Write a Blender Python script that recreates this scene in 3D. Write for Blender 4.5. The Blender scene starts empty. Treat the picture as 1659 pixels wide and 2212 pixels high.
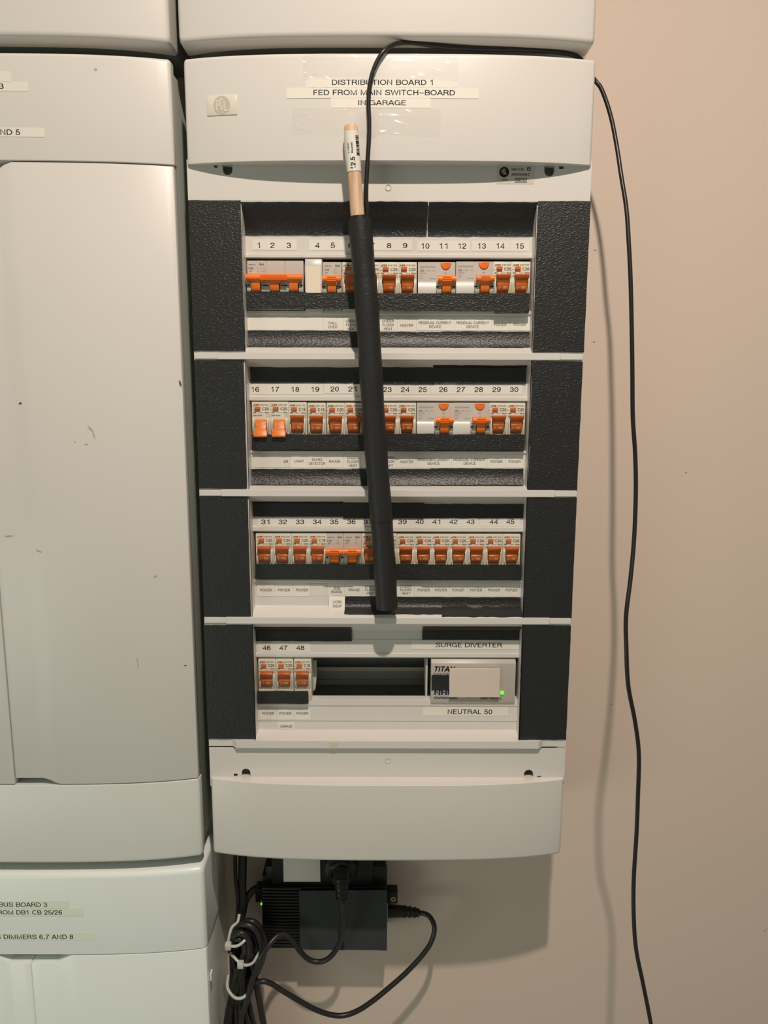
import bpy, bmesh, math, random, os, re
from mathutils import Vector, Matrix
C = bpy.context.scene.collection
S = bpy.context.scene
random.seed(7)

# ------------------------------------------------------------------ camera
FPX = 1680.0; CXP, CYP = 829.5, 1106.0; PITCH = math.radians(9.75); ROLL = -0.00235
DW = 0.85; EYE = 1.55                       # camera distance to the wall, camera height
_c, _s = math.cos(PITCH), math.sin(PITCH)
FWD = Vector((0, _c, -_s)); DN0 = Vector((0, -_s, -_c)); RT0 = Vector((1, 0, 0))
RT = (RT0 + DN0 * ROLL).normalized(); DN = FWD.cross(RT).normalized()
if DN.dot(DN0) < 0: DN = -DN
CAMPOS = Vector((0, -DW, EYE))
cam = bpy.data.cameras.new('camera'); cam_o = bpy.data.objects.new('camera', cam); C.objects.link(cam_o)
cam.sensor_fit = 'HORIZONTAL'; cam.sensor_width = 36; cam.lens = FPX / 1659 * 36
cam.clip_start = 0.01; cam.clip_end = 50
m = Matrix((RT, -DN, -FWD)).transposed().to_4x4(); m.translation = CAMPOS
cam_o.matrix_world = m
S.camera = cam_o

# ------------------------------------------------------------------ light
w = bpy.data.worlds.new('world'); S.world = w; w.use_nodes = True
bg = w.node_tree.nodes['Background']; bg.inputs[0].default_value = (1.0, 0.99, 0.83, 1); bg.inputs[1].default_value = 0.185
def lamp(name, kind, loc, energy, color, size):
    l = bpy.data.lights.new(name, kind); l.energy = energy; l.color = color
    if kind == 'POINT': l.shadow_soft_size = size
    else: l.shape = 'DISK'; l.size = size
    o = bpy.data.objects.new(name, l); o.location = loc; C.objects.link(o); return o
lamp('ceiling_lamp', 'AREA', (0.07, -DW + 0.0, EYE + 0.87), 16.6, (1.0, 0.86, 0.735), 0.042)      # round downlight above the photographer, facing down
lf_ = lamp('side_lamp', 'AREA', (-1.1, -1.15, 0.75), 3.0, (0.86, 1.0, 0.86), 0.7)                    # soft cool light from the left
lf_.rotation_euler = (Vector((-0.25, 0, 0.95)) - lf_.location).to_track_quat('-Z', 'Y').to_euler()
S.view_settings.view_transform = 'Standard'; S.view_settings.look = 'None'
S.view_settings.gamma = 1; S.view_settings.use_curve_mapping = False; S.view_settings.exposure = 0.0

def P(px, py, dep):
    """the point a given distance out from the wall that the photograph shows at px, py"""
    r = FWD + RT * ((px - CXP) / FPX) + DN * ((py - CYP) / FPX)
    return CAMPOS + r * ((DW - dep) / r.y)
def PX(px, py, dep): return P(px, py, dep).x
def PZ(py, dep, px=838): return P(px, py, dep).z
def unproject(p):
    v = p - CAMPOS; k = FPX / v.dot(FWD); return CXP + v.dot(RT) * k, CYP + v.dot(DN) * k

# ------------------------------------------------------------------ materials
def mat(name, col, rough=0.5, spec=0.5, metal=0.0, bump=0.0, bscale=400, bdist=0.001, var=0.0, vscale=6, emit=None, coat=0.0, stretch=None, bdetail=2, ior=1.45):
    M = bpy.data.materials.new(name); M.use_nodes = True; nt = M.node_tree; N = nt.nodes; L = nt.links
    b = N['Principled BSDF']; b.inputs['Base Color'].default_value = (*col, 1)
    b.inputs['Roughness'].default_value = rough; b.inputs['Metallic'].default_value = metal
    b.inputs['Specular IOR Level'].default_value = spec; b.inputs['Coat Weight'].default_value = coat
    tc = N.new('ShaderNodeTexCoord'); mp = N.new('ShaderNodeMapping'); L.new(tc.outputs['Object'], mp.inputs[0])
    if stretch: mp.inputs['Scale'].default_value = stretch
    if bump:
        n = N.new('ShaderNodeTexNoise'); n.inputs['Scale'].default_value = bscale; n.inputs['Detail'].default_value = bdetail
        L.new(mp.outputs[0], n.inputs[0]); bm = N.new('ShaderNodeBump'); bm.inputs['Strength'].default_value = bump
        bm.inputs['Distance'].default_value = bdist; L.new(n.outputs[0], bm.inputs['Height']); L.new(bm.outputs[0], b.inputs['Normal'])
    if var:
        n = N.new('ShaderNodeTexNoise'); n.inputs['Scale'].default_value = vscale; n.inputs['Detail'].default_value = 4
        L.new(mp.outputs[0], n.inputs[0]); r = N.new('ShaderNodeMix'); r.data_type = 'RGBA'
        r.inputs[6].default_value = (*[c * (1 - var) for c in col], 1); r.inputs[7].default_value = (*[min(1, c * (1 + var)) for c in col], 1)
        L.new(n.outputs[0], r.inputs[0]); L.new(r.outputs[2], b.inputs['Base Color'])
    if emit:
        b.inputs['Emission Color'].default_value = (*emit[0], 1); b.inputs['Emission Strength'].default_value = emit[1]
    return M
def tape_mat(name, col, rough):
    M = mat(name, col, rough, 0.6); nt = M.node_tree; N = nt.nodes; L = nt.links; b = N['Principled BSDF']
    tc = N.new('ShaderNodeTexCoord'); mp = N.new('ShaderNodeMapping'); mp.inputs['Scale'].default_value = (1, 1, 1.7)
    geo = N.new('ShaderNodeNewGeometry'); L.new(geo.outputs['Position'], mp.inputs[0])
    v = N.new('ShaderNodeTexVoronoi'); v.inputs['Scale'].default_value = 420; v.feature = 'SMOOTH_F1'
    n = N.new('ShaderNodeTexNoise'); n.inputs['Scale'].default_value = 620; n.inputs['Detail'].default_value = 3
    n2 = N.new('ShaderNodeTexNoise'); n2.inputs['Scale'].default_value = 260; n2.inputs['Detail'].default_value = 1
    for q in (v, n, n2): L.new(mp.outputs[0], q.inputs[0])
    p = N.new('ShaderNodeMath'); p.operation = 'POWER'; p.inputs[1].default_value = 3.0
    iv = N.new('ShaderNodeMath'); iv.operation = 'SUBTRACT'; iv.inputs[0].default_value = 1.0; L.new(v.outputs['Distance'], iv.inputs[1]); L.new(iv.outputs[0], p.inputs[0])
    a = N.new('ShaderNodeMath'); a.operation = 'MULTIPLY'; L.new(p.outputs[0], a.inputs[0]); L.new(n2.outputs[0], a.inputs[1])
    a2 = N.new('ShaderNodeMath'); a2.operation = 'ADD'; L.new(a.outputs[0], a2.inputs[0])
    n3 = N.new('ShaderNodeMath'); n3.operation = 'MULTIPLY'; n3.inputs[1].default_value = 0.5; L.new(n.outputs[0], n3.inputs[0]); L.new(n3.outputs[0], a2.inputs[1])
    bm = N.new('ShaderNodeBump'); bm.inputs['Strength'].default_value = 0.7; bm.inputs['Distance'].default_value = 0.0008
    L.new(a2.outputs[0], bm.inputs['Height']); L.new(bm.outputs[0], b.inputs['Normal'])
    return M
M = {}
M['shell'] = mat('cream_plastic', (0.71, 0.685, 0.645), 0.34, 0.45, bump=0.04, bscale=900, bdist=0.0004, var=0.03, vscale=9)
M['shell_cool'] = mat('pale_grey_plastic', (0.735, 0.75, 0.71), 0.33, 0.45, bump=0.04, bscale=900, bdist=0.0004, var=0.03, vscale=7)
M['shell_cool2'] = mat('cool_white_plastic', (0.88, 0.93, 0.90), 0.28, 0.5, bump=0.04, bscale=900, bdist=0.0004, var=0.03, vscale=7)
M['base'] = mat('grey_enclosure_base', (0.42, 0.45, 0.41), 0.5, 0.3)
M['inside'] = mat('enclosure_inside', (0.30, 0.32, 0.29), 0.6, 0.3)
M['rail'] = mat('galvanised_rail', (0.42, 0.43, 0.38), 0.45, 0.5, metal=0.6)
M['dark'] = mat('dark_hole', (0.012, 0.012, 0.012), 0.8, 0.1)
M['wall'] = mat('painted_wall', (0.735, 0.605, 0.515), 0.62, 0.3, bump=0.10, bscale=260, bdist=0.0006, var=0.025, vscale=3)
M['tape'] = tape_mat('black_mastic_tape', (0.0135, 0.0145, 0.0143), 0.42)
M['tape_rod'] = mat('black_foam_wrap', (0.0155, 0.0155, 0.0158), 0.5, 0.5, bump=0.5, bscale=420, bdist=0.0008)
M['breaker'] = mat('breaker_cream', (0.70, 0.66, 0.55), 0.38, 0.5)
M['label_grey'] = mat('breaker_grey_face', (0.58, 0.54, 0.49), 0.45, 0.4)
M['cheek'] = mat('breaker_cool_grey', (0.53, 0.55, 0.50), 0.4, 0.4)
M['white_part'] = mat('white_breaker_plastic', (0.60, 0.58, 0.545), 0.35, 0.5)
M['orange'] = mat('bright_orange_plastic', (0.88, 0.20, 0.022), 0.38, 0.5)
M['orange_dark'] = mat('burnt_orange_plastic', (0.47, 0.105, 0.014), 0.36, 0.5)
M['ink'] = mat('black_ink', (0.018, 0.018, 0.018), 0.7, 0.2)
M['ink_grey'] = mat('grey_ink', (0.085, 0.075, 0.065), 0.7, 0.2)
M['ink_faint'] = mat('faint_print', (0.30, 0.27, 0.235), 0.7, 0.2)
M['ink_navy'] = mat('navy_ink', (0.022, 0.022, 0.09), 0.6, 0.3)
M['ink_white'] = mat('white_ink', (0.86, 0.66, 0.45), 0.6, 0.3)
M['paper'] = mat('label_tape_white', (0.82, 0.785, 0.715), 0.40, 0.4)
M['paper_cream'] = mat('cream_paper', (0.87, 0.76, 0.62), 0.6, 0.3)
M['paper_grey'] = mat('label_tape_pale', (0.74, 0.71, 0.64), 0.45, 0.4)
M['paper_green'] = mat('label_tape_green_tint', (0.84, 0.88, 0.76), 0.40, 0.4)
M['surge'] = mat('surge_grey', (0.50, 0.465, 0.42), 0.4, 0.5)
M['foam'] = mat('cream_foam', (0.70, 0.61, 0.53), 0.8, 0.2, bump=0.3, bscale=500, bdist=0.0008)
M['badge'] = mat('badge_cream', (0.76, 0.72, 0.61), 0.25, 0.6)
M['badge_dark'] = mat('badge_taupe', (0.56, 0.52, 0.43), 0.3, 0.5)
M['sticker'] = mat('grey_sticker', (0.62, 0.58, 0.52), 0.3, 0.5)
M['cord'] = mat('black_cord', (0.014, 0.012, 0.012), 0.33, 0.5)
M['cable'] = mat('black_cable', (0.018, 0.017, 0.016), 0.36, 0.5)
M['black'] = mat('black_plastic', (0.010, 0.010, 0.010), 0.42, 0.4)
M['black_metal'] = mat('black_anodised', (0.022, 0.022, 0.022), 0.32, 0.5, metal=0.3)
M['sheet'] = mat('dark_textured_sheet', (0.042, 0.046, 0.050), 0.7, 0.3, bump=0.6, bscale=900, bdist=0.0006)
M['zip'] = mat('zip_tie_nylon', (0.62, 0.64, 0.58), 0.35, 0.5)
M['screw'] = mat('brass_screw', (0.45, 0.30, 0.12), 0.35, 0.5, metal=0.8)
M['led'] = mat('green_led', (0.1, 0.8, 0.05), 0.3, 0.5, emit=((0.10, 1.0, 0.02), 1.4))
M['stain_yellow'] = mat('yellow_stain', (0.66, 0.60, 0.40), 0.5)
M['stain'] = mat('brown_stain', (0.16, 0.08, 0.04), 0.8)
M['scuff'] = mat('faint_scuff', (0.47, 0.44, 0.37), 0.8)
def wood():
    W = mat('pine_dowel', (0.72, 0.50, 0.33), 0.6, 0.3); nt = W.node_tree; N = nt.nodes; L = nt.links; b = N['Principled BSDF']
    tc = N.new('ShaderNodeTexCoord'); mp = N.new('ShaderNodeMapping'); mp.inputs['Scale'].default_value = (420, 420, 14)
    L.new(tc.outputs['Object'], mp.inputs[0]); n = N.new('ShaderNodeTexNoise'); n.inputs['Scale'].default_value = 1.2; n.inputs['Detail'].default_value = 5
    L.new(mp.outputs[0], n.inputs[0]); r = N.new('ShaderNodeValToRGB')
    r.color_ramp.elements[0].position = 0.3; r.color_ramp.elements[0].color = (0.52, 0.33, 0.20, 1)
    r.color_ramp.elements[1].position = 0.6; r.color_ramp.elements[1].color = (0.78, 0.55, 0.38, 1)
    L.new(n.outputs[0], r.inputs[0]); L.new(r.outputs[0], b.inputs['Base Color']); return W
M['wood'] = wood()
def clear_mat():
    K = bpy.data.materials.new('clear_tape'); K.use_nodes = True; nt = K.node_tree; N = nt.nodes; L = nt.links
    b = N['Principled BSDF']; b.inputs['Base Color'].default_value = (0.80, 0.76, 0.72, 1); b.inputs['Roughness'].default_value = 0.16
    b.inputs['Specular IOR Level'].default_value = 0.9
    t = N.new('ShaderNodeBsdfTransparent'); mx = N.new('ShaderNodeMixShader'); mx.inputs[0].default_value = 0.11
    n = N.new('ShaderNodeTexNoise'); n.inputs['Scale'].default_value = 26; n.inputs['Detail'].default_value = 2; n.inputs['Distortion'].default_value = 1.0
    tc = N.new('ShaderNodeTexCoord'); mp = N.new('ShaderNodeMapping'); mp.inputs['Scale'].default_value = (0.6, 1, 2.2); mp.inputs['Rotation'].default_value = (0, 0.35, 0)
    L.new(tc.outputs['Object'], mp.inputs[0]); L.new(mp.outputs[0], n.inputs[0])
    bm = N.new('ShaderNodeBump'); bm.inputs['Strength'].default_value = 0.35; bm.inputs['Distance'].default_value = 0.003
    L.new(n.outputs[0], bm.inputs['Height']); L.new(bm.outputs[0], b.inputs['Normal'])
    L.new(t.outputs[0], mx.inputs[1]); L.new(b.outputs[0], mx.inputs[2]); L.new(mx.outputs[0], N['Material Output'].inputs[0]); return K
M['clear'] = clear_mat()

# ------------------------------------------------------------------ helpers
ORG = {}
def link(name, me, origin, parent=None):
    o = bpy.data.objects.new(name, me); C.objects.link(o)
    if parent is not None:
        o.parent = parent; o.location = origin - ORG[parent.name]
    else: o.location = origin
    ORG[o.name] = origin.copy(); return o
ONES = 'zero one two three four five six seven eight nine ten eleven twelve thirteen fourteen fifteen sixteen seventeen eighteen nineteen'.split()
def in_words(n): return ONES[n] if n < 20 else ('twenty', 'thirty', 'forty', 'fifty')[n // 10 - 2] + ('' if n % 10 == 0 else '-' + ONES[n % 10])
def tag(o, label=None, cat=None, group=None, kind=None):
    if label: o['label'] = re.sub(r'(?<![A-Za-z0-9])(\d\d?)(?![0-9])', lambda q: in_words(int(q.group(1))), label)
    if cat: o['category'] = cat
    if group: o['group'] = group
    if kind: o['kind'] = kind
    return o
def empty(name, loc, label=None, cat=None, group=None):
    o = bpy.data.objects.new(name, None); o.empty_display_size = 0.01; C.objects.link(o); o.location = loc
    ORG[o.name] = Vector(loc); return tag(o, label, cat, group)
class MB:
    """collects vertices and faces in world coordinates, then links them as one mesh object"""
    def __init__(s): s.v = []; s.f = []; s.m = []; s.mi = 0
    def add(s, vs, fs):
        k = len(s.v); s.v += [Vector(v) for v in vs]; s.f += [tuple(i + k for i in f) for f in fs]; s.m += [s.mi] * len(fs)
    def box(s, x0, x1, z0, z1, d0, d1):           # d = distance out from wall
        if x0 > x1: x0, x1 = x1, x0
        if z0 > z1: z0, z1 = z1, z0
        if d0 > d1: d0, d1 = d1, d0
        a = [(x, -d, z) for d in (d0, d1) for z in (z0, z1) for x in (x0, x1)]
        s.add(a, [(0, 2, 3, 1), (4, 5, 7, 6), (0, 1, 5, 4), (2, 6, 7, 3), (0, 4, 6, 2), (1, 3, 7, 5)])
    def prism_x(s, x0, x1, poly):                 # poly: list of (z, dep), extruded along X
        n = len(poly); s.add([(x0, -d, z) for z, d in poly] + [(x1, -d, z) for z, d in poly],
            [tuple(range(n)), tuple(range(2 * n - 1, n - 1, -1))] + [((i + 1) % n, i, i + n, (i + 1) % n + n) for i in range(n)])
    def prism_y(s, poly, d0, d1):                 # poly: list of (x, z)
        n = len(poly); s.add([(x, -d0, z) for x, z in poly] + [(x, -d1, z) for x, z in poly],
            [tuple(range(n)), tuple(range(2 * n - 1, n - 1, -1))] + [((i + 1) % n, i, i + n, (i + 1) % n + n) for i in range(n)])
    def tube(s, pts, r, seg=10, cap=True):
        pts = [Vector(p) for p in pts]; n = len(pts); vs = []; fs = []; up = None
        for i, p in enumerate(pts):
            t = (pts[min(i + 1, n - 1)] - pts[max(i - 1, 0)]).normalized()
            if up is None:
                up = t.cross(Vector((0, 1, 0)) if abs(t.y) < .9 else Vector((1, 0, 0))).normalized()
            up = (up - t * up.dot(t)).normalized(); sd = t.cross(up); rr = r[i] if isinstance(r, (list, tuple)) else r
            for k in range(seg):
                a = 2 * math.pi * k / seg; vs.append(p + (up * math.cos(a) + sd * math.sin(a)) * rr)
        for i in range(n - 1):
            for k in range(seg):
                a = i * seg + k; b = i * seg + (k + 1) % seg; fs.append((a, b, b + seg, a + seg))
        if cap: fs += [tuple(range(seg - 1, -1, -1)), tuple(range((n - 1) * seg, n * seg))]
        s.add(vs, fs)
    def build(s, name, material, parent=None, smooth=False, bevel=0, seg=2, ang=40, origin=None):
        if origin is None:
            lo = Vector([min(v[i] for v in s.v) for i in range(3)]); hi = Vector([max(v[i] for v in s.v) for i in range(3)])
            origin = (lo + hi) / 2; origin.z = lo.z
        me = bpy.data.meshes.new(name); me.from_pydata([v - origin for v in s.v], [], s.f)
        mats = material if isinstance(material, (list, tuple)) else [material]
        for q in mats: me.materials.append(q)
        for p, i in zip(me.polygons, s.m): p.material_index = i
        bm = bmesh.new(); bm.from_mesh(me); bmesh.ops.recalc_face_normals(bm, faces=bm.faces)
        if bevel:
            es = [e for e in bm.edges if len(e.link_faces) == 2 and e.calc_face_angle(0) > math.radians(ang)]
            bmesh.ops.bevel(bm, geom=es, offset=bevel, segments=seg, affect='EDGES', profile=0.5, clamp_overlap=True)
        bm.to_mesh(me); bm.free()
        if smooth or bevel:
            me.polygons.foreach_set('use_smooth', [True] * len(me.polygons)); me.set_sharp_from_angle(angle=math.radians(38))
        return link(name, me, origin, parent)
def spline(pts, n=8):
    pts = [Vector(p) for p in pts]; q = [pts[0] * 2 - pts[1]] + pts + [pts[-1] * 2 - pts[-2]]; out = []
    for i in range(1, len(q) - 2):
        for k in range(n):
            t = k / n; a, b, c, d = q[i - 1], q[i], q[i + 1], q[i + 2]
            out.append(0.5 * ((2 * b) + (c - a) * t + (2 * a - 5 * b + 4 * c - d) * t * t + (3 * b - a - 3 * c + d) * t ** 3))
    out.append(pts[-1]); return out
def pxs(l): return [P(*p) for p in l]

# lettering ---------------------------------------------------------
FONT = None
try:
    fp = os.path.join(bpy.utils.system_resource('DATAFILES'), 'fonts', 'NotoSansHebrew-Regular.woff2')
    if os.path.exists(fp): FONT = bpy.data.fonts.load(fp)
except Exception: FONT = None
# a plain grotesque stroke alphabet: centre lines on a box of cap height 1, thickened into ribbons
def _arc(cx, cy, rx, ry, a0, a1, n=9):
    return [(cx + rx * math.cos(math.radians(a0 + (a1 - a0) * i / n)), cy + ry * math.sin(math.radians(a0 + (a1 - a0) * i / n))) for i in range(n + 1)]
def _cr(p, n=4):
    q = [p[0]] + p + [p[-1]]; out = []
    for i in range(1, len(q) - 2):
        for k in range(n):
            t = k / n; out.append(tuple(0.5 * ((2 * q[i][j]) + (q[i + 1][j] - q[i - 1][j]) * t + (2 * q[i - 1][j] - 5 * q[i][j] + 4 * q[i + 1][j] - q[i + 2][j]) * t * t + (3 * q[i][j] - q[i - 1][j] - 3 * q[i + 1][j] + q[i + 2][j]) * t ** 3) for j in (0, 1)))
    return out + [p[-1]]
_L, _H, _M = .06, .94, .5
GL = {
 'A': (.74, [[(.03, 0), (.37, 1)], [(.37, 1), (.71, 0)], [(.14, .31), (.60, .31)]]),
 'B': (.72, [[(.12, _L), (.12, _H), (.42, _H)] + _arc(.43, .735, .19, .205, 90, -90) + [(.12, .53)], [(.12, .53), (.43, .53)] + _arc(.45, .295, .21, .235, 90, -90) + [(.12, _L), (.12, .2)]]),
 'C': (.78, [_arc(.42, .5, .34, .44, 42, 318, 16)]),
 'D': (.77, [[(.12, _L), (.12, _H), (.36, _H)] + _arc(.36, .5, .34, .44, 90, -90, 12) + [(.12, _L), (.12, .2)]]),
 'E': (.66, [[(.62, _H), (.12, _H), (.12, _L), (.63, _L)], [(.12, .52), (.57, .52)]]),
 'F': (.61, [[(.59, _H), (.12, _H), (.12, 0)], [(.12, .50), (.53, .50)]]),
 'G': (.82, [_arc(.42, .5, .34, .44, 42, 335, 16), [(.45, .47), (.73, .47), (.73, 0)]]),
 'H': (.76, [[(.12, 0), (.12, 1)], [(.64, 0), (.64, 1)], [(.12, .53), (.64, .53)]]),
 'I': (.27, [[(.135, 0), (.135, 1)]]),
 'J': (.56, [[(.44, 1), (.44, .3)] + _arc(.26, .28, .18, .22, 0, -180)]),
 'K': (.72, [[(.12, 0), (.12, 1)], [(.66, 1), (.14, .40)], [(.30, .58), (.69, 0)]]),
 'L': (.59, [[(.12, 1), (.12, _L), (.57, _L)]]),
 'M': (.90, [[(.12, 0), (.12, .98), (.45, .04), (.78, .98), (.78, 0)]]),
 'N': (.77, [[(.12, 0), (.12, .96), (.65, .04), (.65, 1)]]),
 'O': (.84, [_arc(.42, .5, .35, .44, 90, 450, 22)]),
 'P': (.69, [[(.12, 0), (.12, _H), (.40, _H)] + _arc(.41, .70, .21, .24, 90, -90) + [(.12, .46)]]),
 'Q': (.84, [_arc(.42, .5, .35, .44, 90, 450, 22), [(.5, .25), (.76, .0)]]),
 'R': (.75, [[(.12, 0), (.12, _H), (.42, _H)] + _arc(.43, .72, .21, .22, 90, -90) + [(.12, .50)], _cr([(.42, .49), (.58, .40), (.62, .22), (.68, 0)])]),
 'S': (.72, [_cr([(.63, .70), (.57, .87), (.37, .94), (.16, .88), (.11, .72), (.20, .58), (.38, .51), (.57, .43), (.64, .28), (.57, .12), (.36, .06), (.14, .12), (.07, .32)])]),
 'T': (.66, [[(.33, 0), (.33, _H)], [(.02, _H), (.64, _H)]]),
 'U': (.77, [[(.12, 1), (.12, .33)] + _arc(.385, .33, .265, .27, 180, 360, 12) + [(.65, 1)]]),
 'V': (.71, [[(.03, 1), (.355, .02), (.68, 1)]]),
 'W': (1.0, [[(.03, 1), (.27, .03), (.50, .96), (.73, .03), (.97, 1)]]),
 'X': (.70, [[(.04, 0), (.66, 1)], [(.04, 1), (.66, 0)]]),
 'Y': (.70, [[(.03, 1), (.35, .42), (.67, 1)], [(.35, .42), (.35, 0)]]),
 'Z': (.66, [[(.06, _H), (.58, _H), (.07, _L), (.62, _L)]]),
 '0': (.60, [_arc(.30, .5, .22, .44, 90, 450, 20)]),
 '1': (.60, [[(.36, 0), (.36, .97), (.28, .82), (.12, .74)]]),
 '2': (.60, [_cr([(.08, .66), (.12, .85), (.30, .94), (.49, .84), (.50, .66), (.38, .48), (.18, .28), (.09, .06)]) + [(.54, _L)]]),
 '3': (.60, [_cr([(.09, .70), (.14, .88), (.30, .94), (.46, .86), (.47, .66), (.36, .54), (.24, .53)]), _cr([(.30, .53), (.44, .48), (.52, .29), (.45, .12), (.29, .06), (.12, .13), (.07, .30)])]),
 '4': (.60, [[(.44, 0), (.44, .96), (.06, .28), (.57, .28)]]),
 '5': (.60, [[(.50, _H), (.16, _H), (.11, .47)] + _cr([(.13, .50), (.30, .60), (.47, .51), (.52, .32), (.44, .12), (.27, .06), (.11, .13), (.07, .26)])]),
 '6': (.60, [_cr([(.50, .75), (.44, .90), (.30, .94), (.14, .82), (.08, .50), (.10, .22), (.20, .09), (.31, .06), (.45, .12), (.52, .32), (.45, .51), (.31, .58), (.16, .50), (.09, .35)])]),
 '7': (.60, [[(.06, _H), (.53, _H)] + _cr([(.53, .92), (.36, .62), (.25, .32), (.21, 0)])]),
 '8': (.60, [_arc(.30, .735, .185, .205, 90, 450, 14), _arc(.30, .295, .225, .235, 90, 450, 14)]),
 '9': (.60, [_cr([(.09, .24), (.15, .10), (.29, .06), (.45, .18), (.52, .50), (.50, .78), (.40, .91), (.29, .94), (.15, .88), (.08, .68), (.15, .49), (.29, .42), (.44, .50), (.51, .65)])]),
 ' ': (.32, []), '.': (.28, [[(.14, 0), (.14, .13)]]), ',': (.28, [[(.15, .13), (.15, .0), (.10, -.12)]]), '-': (.52, [[(.08, .40), (.44, .40)]]), '\u2212': (.66, [[(.04, .42), (.62, .42)]]),
 '/': (.34, [[(.02, -.02), (.32, 1.02)]]), '=': (.6, [[(.06, .60), (.54, .60)], [(.06, .34), (.54, .34)]]), '~': (.6, [_cr([(.05, .4), (.2, .55), (.4, .38), (.55, .52)])]),
}
def stroke_text(s, t):
    V = []; Fc = []; x0 = 0.0; lay = 0
    for ch in s:
        adv, strokes = GL[ch]
        for st in strokes:
            pts = [st[0]]
            for p in st[1:]:
                if math.hypot(p[0] - pts[-1][0], p[1] - pts[-1][1]) > .012: pts.append(p)
            n = len(pts); closed = math.hypot(pts[0][0] - pts[-1][0], pts[0][1] - pts[-1][1]) < .02 and n > 4
            k0 = len(V); h = t / 2
            for i, (x, y) in enumerate(pts):
                a = pts[i - 1] if i else (pts[-2] if closed else None); b_ = pts[i + 1] if i < n - 1 else (pts[1] if closed else None)
                d1 = None if a is None else (x - a[0], y - a[1]); d2 = None if b_ is None else (b_[0] - x, b_[1] - y)
                d1 = d1 or d2; d2 = d2 or d1; l1 = math.hypot(*d1); l2 = math.hypot(*d2)
                n1 = (-d1[1] / l1, d1[0] / l1); n2 = (-d2[1] / l2, d2[0] / l2); mx, my = n1[0] + n2[0], n1[1] + n2[1]; ml = math.hypot(mx, my) or 1
                mx /= ml; my /= ml; c_ = max(.42, mx * n1[0] + my * n1[1]); q = h / c_
                V.append((x0 + x + mx * q, y + my * q, lay)); V.append((x0 + x - mx * q, y - my * q, lay))
            Fc += [(k0 + 2 * i, k0 + 2 * i + 1, k0 + 2 * i + 3, k0 + 2 * i + 2) for i in range(n - 1)]; lay += 1
        x0 += adv + .04
    return V, Fc
_tc = {}
def glyphs(s, bold=0.0):
    """flat mesh of a string: vertices (x, z) with cap height 1 and the faces; bold thickens by laying shifted copies over it"""
    k = (s, bold)
    if k in _tc: return _tc[k]
    def mk(t):
        cu = bpy.data.curves.new('lettering', 'FONT'); cu.body = t; cu.resolution_u = 2; cu.fill_mode = 'FRONT'
        if FONT: cu.font = FONT
        o = bpy.data.objects.new('lettering', cu); C.objects.link(o); dg = bpy.context.evaluated_depsgraph_get()
        me = bpy.data.meshes.new_from_object(o.evaluated_get(dg)); v = [(a.co.x, a.co.y) for a in me.vertices]; f = [tuple(p.vertices) for p in me.polygons]
        bpy.data.objects.remove(o); bpy.data.meshes.remove(me); bpy.data.curves.remove(cu); return v, f
    if all(ch in GL for ch in s): v, f = stroke_text(s, .128 + bold * 1.6)
    else:
        v, f = mk(s)
        if 'H' not in _tc: _tc['H'] = max(q[1] for q in mk('H')[0])
        h = _tc['H']; v = [(a / h, b / h, 0) for a, b in v]
        if bold:
            n = len(v); V = []; Fc = []
            for i in range(6):
                dx, dz = bold * math.cos(i * math.pi / 3 + .5), bold * math.sin(i * math.pi / 3 + .5)
                V += [(a + dx, b + dz, i) for a, b, c in v]; Fc += [tuple(q + i * n for q in g_) for g_ in f]
            v, f = V, Fc
    x0 = min(q[0] for q in v); x1 = max(q[0] for q in v)
    v = [(a - (x0 + x1) / 2, b - 0.5, c) for a, b, c in v]
    _tc[k] = (v, f, x1 - x0); return _tc[k]
def write(mb, s, cx, cz, h, width=None, surf=None, bold=0.0, slant=0.0, rot=False, stretch=1.15):
    """adds a string to a mesh builder; surf(x, z) gives the distance out from the wall"""
    v, f, wd = glyphs(s, bold); sx = (width / wd) if width else h * stretch
    out = []
    for a, b, lay in v:
        x, z = a * sx + b * h * slant, b * h
        if rot: x, z = -z, x
        x += cx; z += cz; out.append((x, -surf(x, z) - lay * 1e-6, z))
    mb.add(out, f)

# ------------------------------------------------------------------ setting: the wall
b = MB(); b.box(-1.6, 1.6, 0.2, 2.6, -0.05, 0.0)
wall = tag(b.build('wall_back', M['wall']), 'beige painted wall behind the switchboards', kind='structure')
for (px, py, ln, ang) in ((1320, 1521, 5, -50), (1482, 1020, 4, 0), (1653, 2008, 12, 50), (1285, 540, 5, 0), (1283, 738, 6, 10)):
    c = P(px, py, 0.0); k = 0.00045; a = math.radians(ang); q = MB()
    dx, dz = math.cos(a) * ln * k / 2, math.sin(a) * ln * k / 2
    q.tube([(c.x - dx, -0.0001, c.z - dz), (c.x, -0.0003, c.z), (c.x + dx, -0.0001, c.z + dz)], 0.0005, 6)
    q.build('paint_nick', M['scuff'], wall)

# ------------------------------------------------------------------ bulged enclosure fronts
F = 0.105; BUL = 0.014; CORN = 0.108; PN = 0.088; PB = 0.0895
XC = 0.0040; HW = 0.1818
def column_solid(mb, xs, top, bot, front, back):
    vs = []; fs = []
    for x in xs:
        vs += [(x, -front(x), top(x)), (x, -front(x), bot(x)), (x, -back(x), bot(x)), (x, -back(x), top(x))]
    for i in range(len(xs) - 1):
        a = i * 4
        for k in range(4): fs.append((a + k, a + (k + 1) % 4, a + 4 + (k + 1) % 4, a + 4 + k))
    fs += [(0, 3, 2, 1), tuple((len(xs) - 1) * 4 + k for k in range(4))]; mb.add(vs, fs)
def lin(a, b, n): return [a + (b - a) * i / n for i in range(n + 1)]
def bulge(xc, hw, corner=CORN, amt=BUL):
    return lambda x: corner + amt * max(0.0, 1 - abs((x - xc) / hw) ** 4 * 0.75 - ((x - xc) / hw) ** 2 * 0.25)

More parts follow.
